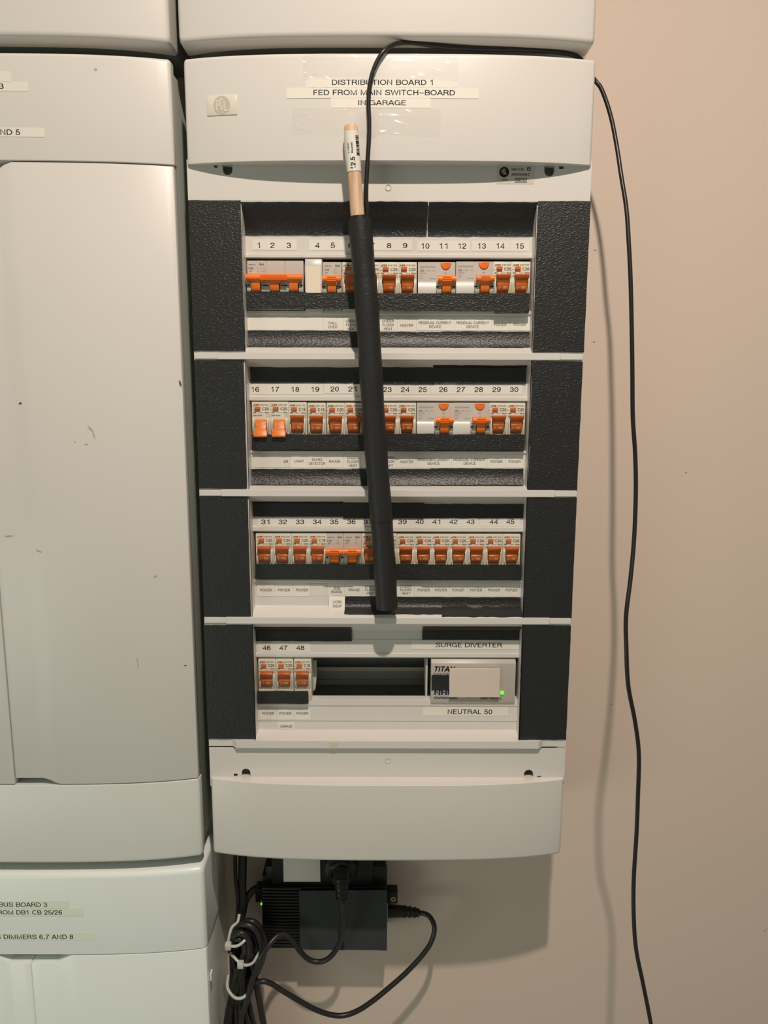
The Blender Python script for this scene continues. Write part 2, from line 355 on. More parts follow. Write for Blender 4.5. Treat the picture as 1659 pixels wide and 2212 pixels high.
Z_TOP = PZ(113, 0.122); Z_LIP = PZ(347, 0.122); Z_LOW = PZ(1697, 0.122); Z_BOT = PZ(1862, 0.122)

def cover(name, material, parent, xc, hw, z1, z0, back=0.098, big=0.0035, edges='top', amt=BUL, corner=CORN):
    """bulged front cover; the outer edge (top, bottom) is rounded, the edge at the seam is nearly sharp"""
    fr = bulge(xc, hw, corner, amt); bk = back if callable(back) else (lambda x: back)
    rt = big if edges in ('top', 'both') else .0006; rb_ = big if edges in ('bottom', 'both') else .0006; rs = big * .8; K = 5
    us = [rs * (1 - math.cos(math.pi / 2 * i / K)) for i in range(K + 1)]
    xs = [xc - hw + u for u in us] + lin(xc - hw + rs, xc + hw - rs, 40)[1:-1] + [xc + hw - u for u in reversed(us)]
    vs = []; n = 2 * (K + 1) + 2
    for x in xs:
        e = min(x - (xc - hw), (xc + hw) - x); k = rs - math.sqrt(max(0, rs * rs - (rs - e) ** 2)) if e < rs else 0.0     # how far the corner pulls in
        f = fr(x) - k; top = z1 - (k if rt > .001 else k * .15); bot = z0 + (k if rb_ > .001 else k * .15)
        col = [(x, -bk(x), top)]
        col += [(x, -(f - rt + rt * math.sin(a)), top - rt + rt * math.cos(a)) for a in lin(0, math.pi / 2, K)]
        col += [(x, -(f - rb_ + rb_ * math.cos(a)), bot + rb_ - rb_ * math.sin(a)) for a in lin(0, math.pi / 2, K)]
        col += [(x, -bk(x), bot)]; vs += col
    fs = [(i * n + j, i * n + (j + 1) % n, (i + 1) * n + (j + 1) % n, (i + 1) * n + j) for i in range(len(xs) - 1) for j in range(n)]
    fs += [tuple(range(n)), tuple((len(xs) - 1) * n + j for j in range(n))]
    mb = MB(); mb.add(vs, fs); return mb.build(name, material, parent, smooth=True)

# =================================================================== main distribution board
DB = empty('distribution_board', (XC, -0.0, Z_BOT), 'open white wall-mounted distribution board with four rows of orange-toggled breakers', 'distribution board')
dbsurf = bulge(XC, HW)
top_cover = cover('top_cover', M['shell'], DB, XC, HW, Z_TOP, Z_LIP, edges='top')
low_cover = cover('bottom_cover', M['shell'], DB, XC, HW, Z_LOW, Z_BOT, edges='bottom')
# box behind
bx0, bx1 = XC - HW + 0.006, XC + HW - 0.006
bb = MB(); t = 0.0025
bb.box(bx0, bx0 + t, Z_BOT + 0.004, Z_TOP - 0.004, 0.0005, F - 0.007); bb.box(bx1 - t, bx1, Z_BOT + 0.004, Z_TOP - 0.004, 0.0005, F - 0.007)
bb.box(bx0 + t, bx1 - t, Z_TOP - 0.004 - t, Z_TOP - 0.004, 0.0005, F - 0.007); bb.box(bx0 + t, bx1 - t, Z_BOT + 0.004, Z_BOT + 0.004 + t, 0.0005, F - 0.007)
bb.box(bx0 + t, bx1 - t, Z_BOT + 0.004 + t, Z_TOP - 0.004 - t, 0.0005, 0.003)
bb.build('base_box', M['base'], DB)
# face plate with bays
XL, XR = XC - HW - 0.001, XC + HW + 0.001        # face edges
OL, OR = -0.1305, 0.1385                         # bay edges
RV = PN - 0.010
def prof(l): return [(PZ(py, d), d) for py, d in l]
ROWS = [
 dict(z1=PZ(434, F), above=prof([(434, F), (444, F - .001), (458, F - .006), (478, F - .013), (498, PN), (508, PN), (549, PN), (550, PN + .0018), (556, PN + .0018), (558, PN)]),
      below=prof([(671, PN), (672, PN + .0018), (678, PN + .0018), (680, PN), (746, PN), (762, F + .0022), (777, F + .0022)])),
 dict(above=prof([(777, F + .0022), (779, F), (795, PN), (857, PN), (858, PN + .0018), (865, PN + .0018), (867, PN)]),
      below=prof([(974, PN), (975, PN + .0018), (978, PN + .0018), (980, PN), (1046, PN), (1058, F + .0022), (1073, F + .0022)])),
 dict(above=prof([(1073, F + .0022), (1075, F), (1087, PN), (1138, PN), (1139, PN + .0018), (1147, PN + .0018), (1149, PN)]),
      below=prof([(1252, PN), (1253, PN + .0018), (1257, PN + .0018), (1259, PN), (1308, PN), (1334, F + .0022), (1348, F + .0022)])),
 dict(above=prof([(1348, F + .0022), (1350, F), (1363, PN), (1381, PN), (1382, PN + .0008), (1411, PN + .0008), (1412, PN + .0018), (1419, PN + .0018), (1421, PN)]),
      below=prof([(1511, PN), (1513, PN + .0018), (1524, PN + .0018), (1526, PN + .0008), (1557, PN + .0008), (1558, PN), (1576, PN), (1601, F + .004), (1616, F + .004)])),
]
def interp(pts, z):
    for (za, da), (zb, db) in zip(pts, pts[1:]):
        if zb <= z <= za: return da + (db - da) * ((za - z) / max(1e-9, za - zb))
    return pts[-1][1] if z < pts[-1][0] else pts[0][1]
def row_surf(r):
    R = ROWS[r]; pts = R['above'] + R['below']
    return lambda z: interp(pts, z)
prev = PZ(434, F)
for i, R in enumerate(ROWS):
    ab, be = R['above'], R['below']; mb = MB()
    # bay surfaces (sheet 1.2 mm thick seen from the front)
    for pts, rev_first in ((ab, False), (be, True)):
        pl = list(pts)
        if rev_first: pl = [(pts[0][0], RV)] + pl
        else: pl = pl + [(pts[-1][0], RV)]
        n = len(pl)
        mb.add([(OL, -d, z) for z, d in pl] + [(OR, -d, z) for z, d in pl], [(k, k + 1, n + k + 1, n + k) for k in range(n - 1)])
    zt, zb = ab[0][0], be[-1][0]
    ring = ab + [(ab[-1][0], RV), (be[0][0], RV)] + be
    for x in (OL, OR):
        mb.add([(x, -d, z) for z, d in ring] + [(x, -F, zb), (x, -F, zt)], [tuple(range(len(ring) + 2))])
    mb.build('row_panel', M['shell'], DB)
    # faces either side
    nxt = be[-1][0] if i < 3 else PZ(1616, F)
    for xa, xb in ((XL, OL), (OR, XR)):
        q = MB(); q.box(xa, xb, zb, zt, F - 0.0022, F); q.build('side_face', M['shell'], DB)
    # projecting shelf front
    if i < 3:
        q = MB(); za, zc = be[-2][0], be[-1][0]
        q.box(XL + 0.022, XR - 0.022, zc, za, F + 0.0002, F + 0.0026); q.box(XL + .0008, XL + 0.022, zc + .0004, za - .0006, F, F + 0.0017); q.box(XR - 0.022, XR - .0008, zc + .0003, za - .0004, F, F + 0.0017)
        q.build('shelf_edge', M['shell'], DB, bevel=0.0003, seg=1)
    else:
        q = MB(); za, zc = be[-2][0], be[-1][0]; xa = PX(502, 1608, F); xb = PX(1172, 1608, F)
        q.add([(xa, -(F), za), (xb, -F, za), (xb, -F, zc), (xa, -F, zc), (xa + .005, -(F + .0046), za), (xb - .005, -(F + .0046), za), (xb - .005, -(F + .0046), zc), (xa + .005, -(F + .0046), zc)],
              [(0, 1, 2, 3), (4, 7, 6, 5), (0, 4, 5, 1), (3, 2, 6, 7), (0, 3, 7, 4), (1, 5, 6, 2)])
        q.build('shelf_edge', M['shell'], DB)
# plain faces above and below the rows, with keyholes cut through
def cut_face(name, z1, z0, holes):
    mb = MB(); mb.box(XL, XR, z0, z1, F - 0.0022, F); o = mb.build(name, M['shell'], DB)
    cm = MB()
    for h in holes: cm.prism_y(h, F - 0.01, F + 0.01)
    cme = bpy.data.meshes.new('cut'); cme.from_pydata([v - ORG[o.name] for v in cm.v], [], cm.f)
    bm = bmesh.new(); bm.from_mesh(cme); bmesh.ops.recalc_face_normals(bm, faces=bm.faces); bm.to_mesh(cme); bm.free()
    co = bpy.data.objects.new('cut', cme); C.objects.link(co); co.parent = DB; co.location = o.location
    md = o.modifiers.new('cut', 'BOOLEAN'); md.object = co; md.solver = 'EXACT'; md.operation = 'DIFFERENCE'
    bpy.context.view_layer.update(); dg = bpy.context.evaluated_depsgraph_get(); new = bpy.data.meshes.new_from_object(o.evaluated_get(dg))
    o.modifiers.clear(); o.data = new; bpy.data.objects.remove(co)
    return o
def slot(px0, px1, py0, py1, up):
    x0, x1 = PX(px0, (py0 + py1) / 2, F), PX(px1, (py0 + py1) / 2, F); z0, z1 = PZ(py1, F), PZ(py0, F); r = (x1 - x0) / 2; cx = (x0 + x1) / 2
    if up: return [(x0, z0), (x1, z0)] + [(cx + r * math.cos(a), z1 - r + r * math.sin(a)) for a in lin(0, math.pi, 10)]
    return [(x1, z1), (x0, z1)] + [(cx + r * math.cos(a), z0 + r + r * math.sin(a)) for a in lin(math.pi, 2 * math.pi, 10)]
def sq(px0, px1, py0, py1):
    x0, x1 = PX(px0, py0, F), PX(px1, py0, F); z0, z1 = PZ(py1, F), PZ(py0, F); return [(x0, z0), (x1, z0), (x1, z1), (x0, z1)]
cut_face('upper_face', PZ(346, F), PZ(434, F), [sq(462, 470, 354, 363), slot(481, 502, 348, 379, False), sq(1208, 1218, 355, 364), slot(1176, 1198, 348, 380, False)])
cut_face('lower_face', PZ(1616, F), PZ(1699, F), [sq(505, 513, 1672, 1683), slot(522, 541, 1661, 1681, True), sq(1160, 1169, 1675, 1686), slot(1132, 1152, 1662, 1682, True)])
for (px, py, dn) in ((491, 363, 1), (1187, 364, 1), (531, 1670, 0), (1142, 1672, 0)):
    q = MB(); c = P(px, py, F); n = 14; r0 = 0.0056
    ring = [(math.cos(2 * math.pi * k / n), math.sin(2 * math.pi * k / n)) for k in range(n)]
    vs = [(c.x + r0 * a, -(F - .0022), c.z + r0 * 1.5 * b_) for a, b_ in ring] + [(c.x + r0 * .8 * a, -(F - .012), c.z + (.001 if dn else -.001) + r0 * 1.3 * b_) for a, b_ in ring]
    q.add(vs, [(k, (k + 1) % n, n + (k + 1) % n, n + k) for k in range(n)] + [tuple(range(n, 2 * n))])
    q.build('screw_pocket', M['base'], DB, smooth=True)
for (px, py) in ((839, 405), (837, 1642)):
    c = P(px, py, F); q = MB(); n = 20; prof_ = [(0.0030, 0.0), (0.0027, .0006), (.0021, .0003), (.0018, -.0006), (.0006, -.0008), (.0004, -.0001)]
    q.v = [Vector((c.x + r * math.cos(2 * math.pi * k / n), -(F + .0002 + d), c.z + r * math.sin(2 * math.pi * k / n))) for r, d in prof_ for k in range(n)]
    q.f = [(j * n + k, j * n + (k + 1) % n, (j + 1) * n + (k + 1) % n, (j + 1) * n + k) for j in range(len(prof_) - 1) for k in range(n)] + [tuple((len(prof_) - 1) * n + k for k in range(n))]; q.m = [0] * len(q.f)
    q.build('moulded_dimple', M['shell'], DB, smooth=True)
for px0, px1 in ((455, 463), (1213, 1220)):
    q = MB(); c = P((px0 + px1) / 2, 1687, F + .004); q.tube([(c.x, -F - .002, c.z - .0012), (c.x, -F - .002, c.z - .0002)], 0.0014, 10); q.build('pin_hole', M['base'], DB)
# rails and inside of the box
for (py0, py1) in ((605, 640), (905, 938), (1183, 1213), (1446, 1484)):
    q = MB(); z1, z0 = PZ(py0, 0.05), PZ(py1, 0.05); q.box(bx0 + .004, bx1 - .004, z0 + .004, z1 - .004, 0.036, 0.038)
    q.box(bx0 + .004, bx1 - .004, z1 - .004, z1, 0.042, 0.044); q.box(bx0 + .004, bx1 - .004, z0, z0 + .004, 0.042, 0.044)
    q.box(bx0 + .004, bx1 - .004, z1 - .0045, z1 - .0035, 0.036, 0.043); q.box(bx0 + .004, bx1 - .004, z0 + .0035, z0 + .0045, 0.036, 0.043)
    q.build('mounting_rail', M['rail'], DB)
q = MB(); z1, z0 = PZ(1425, 0.03), PZ(1512, 0.03)
q.box(-.10, .10, z0 - .01, z0 + .03, 0.003, 0.020); q.box(-.10, .10, z1 - .012, z1 + .02, 0.003, 0.03); q.build('inner_chassis', M['inside'], DB)
q = MB(); c = P(837, 1502, 0.021); q.tube([(c.x, -.020, c.z), (c.x, -.0235, c.z)], .0042, 16); q.build('chassis_screw', M['rail'], DB)

# badge, rating plate and adhesive marks on the top cover
q = MB(); x0, x1 = PX(447, 230, .113), PX(514, 230, .113); z1, z0 = PZ(209, .113), PZ(252, .113); bs = max(dbsurf(x0), dbsurf(x1))
column_solid(q, lin(x0, x1, 6), lambda x: z1, lambda x: z0, lambda x: dbsurf(x) + .0009, lambda x: dbsurf(x) - .003); badge = q.build('maker_badge', M['badge'], DB, bevel=.0006)
q = MB(); cx, cz = (x0 + x1) / 2, (z0 + z1) / 2; n = 32
q.add([(cx, -(dbsurf(cx) + .0011), cz)] + [(cx + .0075 * math.cos(2 * math.pi * k / n), -(dbsurf(cx + .0075 * math.cos(2 * math.pi * k / n)) + .0011), cz + .0075 * math.sin(2 * math.pi * k / n)) for k in range(n)], [(0, 1 + k, 1 + (k + 1) % n) for k in range(n)]); q.build('emblem_disc', M['badge_dark'], badge)
q = MB(); write(q, 'P', cx - .0036, cz, .0082, .0030, lambda x, z: dbsurf(x) + .0013, bold=.03); write(q, 'D', cx, cz + .0008, .0098, .0034, lambda x, z: dbsurf(x) + .0013, bold=.03); write(q, 'L', cx + .0038, cz - .001, .0082, .0030, lambda x, z: dbsurf(x) + .0013, bold=.03)
q.build('lettering', M['badge'], badge)
q = MB(); x0, x1, z1, z0 = PX(1073, 378, F), PX(1154, 378, F), PZ(359, F), PZ(397, F); q.box(x0, x1, z0, z1, F, F + .0002)
plate = q.build('rating_sticker', M['sticker'], DB)
fs_ = lambda x, z: F + .0003
q = MB(); 
def wr(s, px, py, hpx, wpx=None, d=F, srf=fs_, **k):
    a = P(px, py, d); sc = (P(px + 1, py, d).x - a.x); sv = (P(px, py - 1, d).z - a.z)
    write(q, s, a.x, a.z, hpx * sv, wpx * sc if wpx else None, srf, **k)
cc = P(1089, 372, F); q.add([(cc.x + .0045 * math.cos(2 * math.pi * k / 24), -(F + .0003), cc.z + .0045 * math.sin(2 * math.pi * k / 24)) for k in range(24)], [tuple(range(24))])
wr('100A 415V', 1118, 366, 5, 29, bold=.02); wr('AS/NZS3439.3', 1124, 377, 5, 39, bold=.02); wr('C4000', 1089, 388.5, 4, 14); wr('DBS 60', 1125, 390, 5, 21, bold=.02)
def frame(mb, px0, px1, py0, py1, d, t, k=.0003):
    a, b_ = P(px0, py1, d), P(px1, py0, d)
    for (u0, u1, v0, v1) in ((a.x, b_.x, a.z, a.z + t), (a.x, b_.x, b_.z - t, b_.z), (a.x, a.x + t, a.z, b_.z), (b_.x - t, b_.x, a.z, b_.z)):
        mb.add([(u0, -(d + k), v0), (u1, -(d + k), v0), (u1, -(d + k), v1), (u0, -(d + k), v1)], [(0, 1, 2, 3)])
frame(q, 1112, 1138, 385, 394.5, F, .0004); frame(q, 1138.5, 1146, 362, 369, F, .0007)
q.build('lettering', M['ink'], plate)
q = MB(); fs2 = lambda x, z: F + .0005
wr('P', 1085.5, 371.5, 8, 4, srf=fs2, bold=.04); wr('D', 1089, 371, 12, 4, srf=fs2, bold=.04); wr('L', 1092.5, 372.5, 8, 4, srf=fs2, bold=.04)
q.build('emblem_letters', M['sticker'], plate)

# =================================================================== breakers
BH = 0.0450
def local_text(items, dep):
    mb = MB()
    for it in items:
        s, x, z, h, wd = it[:5]; write(mb, s, x / 1000, (45 - z) / 1000, h / 1000, wd / 1000 if wd else None, dep if callable(dep) else (lambda a, b_: dep), bold=it[5] if len(it) > 5 else 0.0)
    return mb
def part(mb, name, m_, root, **k):
    o = mb.build(name, m_, None, origin=Vector((0, 0, 0)), **k); o.parent = root; o.location = (0, 0, 0); ORG[o.name] = ORG[root.name]; return o
Wb = 0.00885
def loft(mb, levels):
    """levels: (z_mm_from_top, dep_front_mm, half_width_mm); back sits at 0"""
    n = len(levels); vs = []
    for z, d, h in levels: vs += [(-h / 1000, 0, (45 - z) / 1000), (-h / 1000, -d / 1000, (45 - z) / 1000), (h / 1000, -d / 1000, (45 - z) / 1000), (h / 1000, 0, (45 - z) / 1000)]
    fs = [(0, 1, 2, 3), tuple((n - 1) * 4 + k for k in (3, 2, 1, 0))]
    for i in range(n - 1):
        a = i * 4
        for k in range(4): fs.append((a + k, a + 4 + k, a + 4 + (k + 1) % 4, a + (k + 1) % 4))
    mb.add(vs, fs)
def make_rcbo(amps, on=True):
    root = empty('circuit_breaker', (0, 0, 0))
    mb = MB(); mb.box(-Wb, Wb, 0, .045, -.035, 0); mb.box(-Wb, Wb, .0005, .0155, -.001, .0006)
    mb.mi = 0; body = part(mb, 'body', M['breaker'], root, bevel=.0004, seg=2)
    g = MB()
    for s in (-1, 1):
        for off, hh in ((6.25, 1.0), (7.75, .55)):
            xa, xb = s * off / 1000, s * (off + hh) / 1000
            zc, r = (45 - 23.5) / 1000, .0078
            poly = [(zc - r * 1.25, 0)] + [(zc + r * 1.02 * math.cos(a), r * (.42 if off < 7 else .3) * math.sin(a)) for a in lin(math.pi, 0, 10)]
            poly = [(z, max(d, -.001)) for z, d in poly]
            g.prism_x(xa, xb, poly)
    part(g, 'toggle_guard', M['breaker'], root, smooth=True)
    t_ = MB()
    if on:
        loft(t_, [(12.3, 0.5, 6.4), (12.2, 7.3, 6.4), (13.0, 8.2, 6.4), (15.3, 7.6, 6.4), (16.5, 6.2, 6.2), (18.2, 5.0, 5.5), (20.4, 4.6, 5.4), (20.9, 5.0, 5.4), (24.0, 4.9, 5.4), (27.0, 3.6, 5.4), (29.0, 0.9, 5.4)])
        lett = local_text([('I - ON', 0, 24.0, 2.4, 7.2)], lambda a, b_: .00512 - max(0, (.021 - b_)) * .00130 / .003)
    else:
        loft(t_, [(17.0, 0.6, 5.5), (18.2, 3.2, 5.5), (20.0, 4.3, 5.5), (24.4, 4.8, 5.4), (25.2, 5.6, 5.4), (28.0, 7.2, 5.9), (28.5, 7.4, 6.5), (32.0, 9.4, 6.5), (33.5, 9.0, 6.5), (33.8, 1.5, 6.5)])
        lett = local_text([('O - OFF', 0, 21.6, 2.3, 7.4)], lambda a, b_: .0050 - max(0, (b_ - .0225)) * .22)
    tg = part(t_, 'toggle', M['orange_dark'] if on else M['orange_off'], root, bevel=.0003, seg=2)
    lo = part(lett, 'lettering', M['ink_white'], root); lo.name = 'toggle_lettering'
    bt = MB(); loft(bt, [(4.5, 2.3, 2.7), (7.4, 2.3, 2.7)]); 
    bo = part(bt, 'test_button', M['orange_btn'], root, bevel=.0003, seg=1)
    for v in bo.data.vertices: v.co.x -= .0032
    ln = MB(); ln.mi = 0
    for (a0, a1, b0, b1) in ((-8.6, -6.2, 4.4, 4.6), (-8.6, -6.2, 7.0, 7.2), (-8.6, -8.4, 7.0, 8.6)):
        ln.add([(a0 / 1000, -.0001, (45 - b0) / 1000), (a1 / 1000, -.0001, (45 - b0) / 1000), (a1 / 1000, -.0001, (45 - b1) / 1000), (a0 / 1000, -.0001, (45 - b1) / 1000)], [(0, 1, 2, 3)])
    part(ln, 'printed_lines', M['ink_grey'], root)
    tx = local_text([('MODE', -4.7, 3.0, 1.4, 5.4, .05), (amps, 4.5, 6.7, 2.7, 6.4, .012), ('6kA', -6.0, 10.3, 1.2, 3.0, .04), ('30mA', 5.9, 10.3, 1.2, 4.4, .04), ('230V 50Hz', -3.4, 13.1, 1.2, 9.0, .03)], .00012)
    tx2 = local_text([('RCBO1' + amps[1:] + '00', 3.2, 3.0, 1.2, 8.6), ('In=', 0.6, 10.3, 1.1, 4.0)], .00012)
    for (a0, a1, b0, b1) in ((5.4, 8.0, 12.2, 12.4), (5.4, 8.0, 14.3, 14.5), (5.4, 5.6, 12.2, 14.5), (7.8, 8.0, 12.2, 14.5)):
        tx2.add([(a0 / 1000, -.00012, (45 - b0) / 1000), (a1 / 1000, -.00012, (45 - b0) / 1000), (a1 / 1000, -.00012, (45 - b1) / 1000), (a0 / 1000, -.00012, (45 - b1) / 1000)], [(0, 1, 2, 3)])
    part(tx, 'lettering', M['ink'], root); part(tx2, 'small_print', M['ink_grey'], root)
    return root
M['orange_off'] = mat('orange_plastic', (0.72, 0.18, 0.02), 0.4, 0.5)
M['orange_btn'] = mat('orange_button', (0.70, 0.15, 0.02), 0.4, 0.5)
def t_toggle(root, stems, half, ridge=4.2):
    mb = MB(); r = .0031; zc = (45 - 16.3) / 1000; dc = .0085
    mb.tube([(-half, -dc, zc), (half, -dc, zc)], r, 18)
    for x in stems:
        p = [(zc + .001, dc - .001), (zc + .001, 0.001), (.0162, 0.0), (.0163, .0046), (.0172, .0060), (.0195, .0072), (.0225, .0079), (.0250, .0083), (zc - .0022, dc + .0016)]
        mb.prism_x(x - .0040, x + .0040, p)
    o = part(mb, 'toggle', M['orange'], root, smooth=True)
    mb = MB(); rl = ridge / 1000
    for dz in (.0014, -.0002, -.0018): mb.box(-rl, rl, zc + dz - .0004, zc + dz + .0004, dc + .0016, dc + .0035)
    part(mb, 'grip_ridge', M['orange'], root); return o
def cheeks(mb, x0, x1, stem, z_low=16.2):
    """rounded shoulders either side of the toggle slot"""
    zc, r = (45 - 22.5) / 1000, .0085
    p = [(.0005, -.001), (.0005, .0012)] + [(zc - .001 + r * .9 * math.cos(a), .0035 * math.sin(a) + .0008) for a in lin(math.pi * .9, 0.05, 8)] + [(.0292, -.001)]
    for a, b_ in ((x0, stem - .0046), (stem + .0046, x1)): mb.prism_x(a + .0001, b_ - .0001, p)
def notch(mb, x, w_=.0013):
    z = (45 - 23.2) / 1000; d = .0045
    mb.add([(x - w_, -d, z + .0007), (x + w_, -d, z + .0007), (x + w_ * .5, -d, z - .0007), (x - w_ * .6, -d, z - .0004)], [(0, 1, 2, 3)])
def make_mcb(poles, rating, notches=True):
    root = empty('circuit_breaker', (0, 0, 0)); W = .0177; n = poles
    mb = MB()
    for k in range(n):
        xa = -W * n / 2 + W * k; mb.box(xa + .0001, xa + W - .0001, 0, .045, -.035, 0)
    part(mb, 'body', M['label_grey'], root, bevel=.0003, seg=1)
    ch = MB(); nt = MB(); stems = []
    for k in range(n):
        xa = -W * n / 2 + W * k; xc = xa + W / 2; stems.append(xc); cheeks(ch, xa, xa + W, xc)
        if notches: notch(nt, xa + .0014); notch(nt, xa + W - .0014)
    part(ch, 'shoulder', M['cheek'], root, smooth=True)
    if notches: part(nt, 'latch_notch', M['dark'], root)
    t_toggle(root, stems, W * n / 2 - .0003, 12.5 if n == 3 else 4.2)
    x0 = -W * n / 2 * 1000 + 8.85
    tx = local_text([('MODE6 C40', x0 - 4.2, 3.6, 1.1, 6.6), ('6kA', x0 + 5.0, 3.4, 1.9, 4.4, .03), (rating, x0 - 5.3, 7.0, 1.9, 4.6, .01), ('230V', x0 - 5.4, 9.6, 1.0, 3.0), ('~', x0 - 6, 11.4, 1.0, 1.6)], .00012)
    for a in ((2, 5, 7, 8.6) if n == 3 else (3.0, 4.4)):
        for (b0, b1) in ((6.0, 7.6), (8.6, 10.6)):
            tx.add([((x0 + a - 1) / 1000, -.00012, (45 - b0) / 1000), ((x0 + a - .75) / 1000, -.00012, (45 - b0) / 1000), ((x0 + a - .55) / 1000, -.00012, (45 - b1) / 1000), ((x0 + a - .8) / 1000, -.00012, (45 - b1) / 1000)], [(0, 1, 2, 3)])
    part(tx, 'lettering', M['ink_grey'], root); return root
def make_rcd():
    root = empty('residual_current_device', (0, 0, 0)); W = .0177
    mb = MB(); mb.box(-W + .0001, W - .0001, 0, .045, -.035, 0); part(mb, 'body', M['label_grey'], root, bevel=.0003, seg=1)
    wp = MB(); p = [(.0005, -.001), (.0008, .0016), (.006, .0026), (.016, .0034), (.024, .0026), (.0268, .0010), (.0270, -.001)]
    wp.prism_x(-W + .0002, -.0006, p); part(wp, 'blank_half', M['white_part'], root, smooth=True)
    ch = MB(); cheeks(ch, 0, W, W / 2 + .0004); part(ch, 'shoulder', M['cheek'], root, smooth=True)
    nt = MB(); notch(nt, .0007, .0017); notch(nt, W - .0016, .0015); part(nt, 'latch_notch', M['dark'], root)
    tr = empty('tmp', (0, 0, 0)); t = t_toggle(root, [0], .0086)
    for o in root.children:
        if o.name.startswith(('toggle', 'grip')):
            for v in o.data.vertices: v.co.x += W / 2 + .0003
    bpy.data.objects.remove(tr)
    bt = MB(); r = .0049; cx = W / 2 - .0003; zt = .0445
    bt.prism_y([(cx + r * math.cos(a), zt + r * 1.25 * math.sin(a)) for a in lin(math.pi, 2 * math.pi, 18)], 0, .0014)
    part(bt, 'test_button', M['orange'], root, bevel=.0004, seg=2)
    l2 = local_text([('TEST', 8.5, 1.6, .7, 4.6)], .0016); l2.v = [Vector((v.x, v.y, v.z)) for v in l2.v]; o = part(l2, 'lettering', M['orange_dark'], root); o.name = 'button_lettering'
    tx = local_text([('MODE RCCB 2/40/30', -8.7, 4.4, 1.3, 14.2, .01), ('40A', -13.6, 7.8, 2.2, 4.2, .04), ('30mA', -7.6, 7.8, 1.1, 3.6), ('Typ A', -2.6, 7.8, 1.1, 3.0), ('240V 50Hz', -12.8, 10.2, 1.1, 6.0), ('AS/NZS61008', -3.8, 15.2, .9, 6.2), ('TEST', 8.5, 10.2, .9, 3.2), ('I - ON', 8.6, 12.8, .8, 2.6)], .00012)
    for (a0, a1, b0, b1) in ((-15.6, -12.8, 12.2, 12.4), (-15.6, -12.8, 14.8, 15.0), (-15.6, -15.4, 12.2, 15.0), (-13.0, -12.8, 12.2, 15.0)):
        tx.add([(a0 / 1000, -.00012, (45 - b0) / 1000), (a1 / 1000, -.00012, (45 - b0) / 1000), (a1 / 1000, -.00012, (45 - b1) / 1000), (a0 / 1000, -.00012, (45 - b1) / 1000)], [(0, 1, 2, 3)])
    part(tx, 'lettering', M['ink_faint'], root); return root
def clone(src, loc, name=None):
    r = src.copy(); C.objects.link(r); r.location = loc
    for ch in src.children:
        c = ch.copy(); C.objects.link(c); c.parent = r; c.matrix_parent_inverse = Matrix.Identity(4)
    return r
protos = {}
def device(kind, px, py_top, label, group, cat):
    """first use moves the prototype itself, later uses copy it"""
    loc = Vector((PX(px, py_top + 35, PB), -PB, PZ(py_top, PB, px) - BH))
    if kind not in protos:
        protos[kind] = {'C20': lambda: make_rcbo('C20'), 'C16': lambda: make_rcbo('C16'), 'OFF': lambda: make_rcbo('C20', False), 'M3': lambda: make_mcb(3, 'C63'),
                        'M40': lambda: make_mcb(1, 'C40'), 'M32': lambda: make_mcb(1, 'C32', False), 'RCD': make_rcd}[kind]()
        r = protos[kind]; r.location = loc
    else: r = clone(protos[kind], loc)
    return tag(r, label, cat, group)
G1 = 'breakers with burnt-orange rocker toggles'; G2 = 'residual current devices'; G3 = 'grey-faced breakers with T-shaped toggles'
device('M3', 595, 563, 'wide three-pole breaker with one long orange bar toggle under numbers 1 2 3', None, 'breaker')
device('M40', 718, 566, 'grey-faced breaker with bright orange T toggle under printed number 5', G3, 'breaker')
def rc(n, kind, px, py, extra=''):
    st = {'C20': 'cream breaker marked C20, toggle up', 'C16': 'cream breaker marked C16, toggle up', 'OFF': 'cream breaker switched off, toggle down'}[kind]
    device(kind, px, py, '%s, under printed number %d%s' % (st, n, extra), G1, 'breaker')
for n, px in ((6, 759.5), (7, 800), (8, 840.5), (9, 880)): 
    device('C20', px, 566, {6: 'cream breaker just left of the black-wrapped rod in the top row, mostly hidden', 7: 'cream breaker just right of the black-wrapped rod in the top row, partly hidden', 8: 'cream breaker marked C20, toggle up, under printed number 8', 9: 'cream breaker marked C20, toggle up, under printed number 9'}[n], G1, 'breaker')
device('RCD', 943, 566, 'double-width grey device with orange half-moon button in the top row under numbers 10 and 11', G2, 'safety switch')
device('RCD', 1025, 565, 'double-width grey device with orange half-moon button in the top row under numbers 12 and 13', G2, 'safety switch')
rc(14, 'C20', 1085.5, 565); rc(15, 'C20', 1125, 565)
for n, k, px, py in ((16, 'OFF', 564, 868), (17, 'OFF', 603.5, 868), (18, 'C16', 643, 869), (19, 'C16', 684, 870), (20, 'C20', 725, 870), (21, 'C20', 764.5, 870)): rc(n, k, px, py)
device('C20', 803, 870, 'cream breaker behind the black-wrapped rod in the second row, almost fully hidden', G1, 'breaker')
rc(23, 'C20', 840.5, 870, ' in the second row'); rc(24, 'C20', 879, 870)
device('RCD', 939, 870, 'double-width grey device with orange half-moon button in the second row under numbers 25 and 26', G2, 'safety switch')
device('RCD', 1017, 870, 'double-width grey device with orange half-moon button in the second row under numbers 27 and 28', G2, 'safety switch')
rc(29, 'C20', 1076, 870); rc(30, 'C20', 1114.5, 870)
for n, k, px in ((31, 'C20', 572), (32, 'C20', 610.5), (33, 'C20', 649), (34, 'C16', 686.5)): rc(n, k, px, 1153)
device('M40', 723.5, 1153, 'grey-faced breaker with bright orange T toggle under printed number 35', G3, 'breaker')
device('M32', 762, 1153, 'grey-faced breaker with bright orange T toggle under printed number 36', G3, 'breaker')
rc(37, 'C20', 800.5, 1153, ' beside the rod')
device('C20', 838, 1153, 'cream breaker behind the black-wrapped rod in the third row, almost fully hidden', G1, 'breaker')
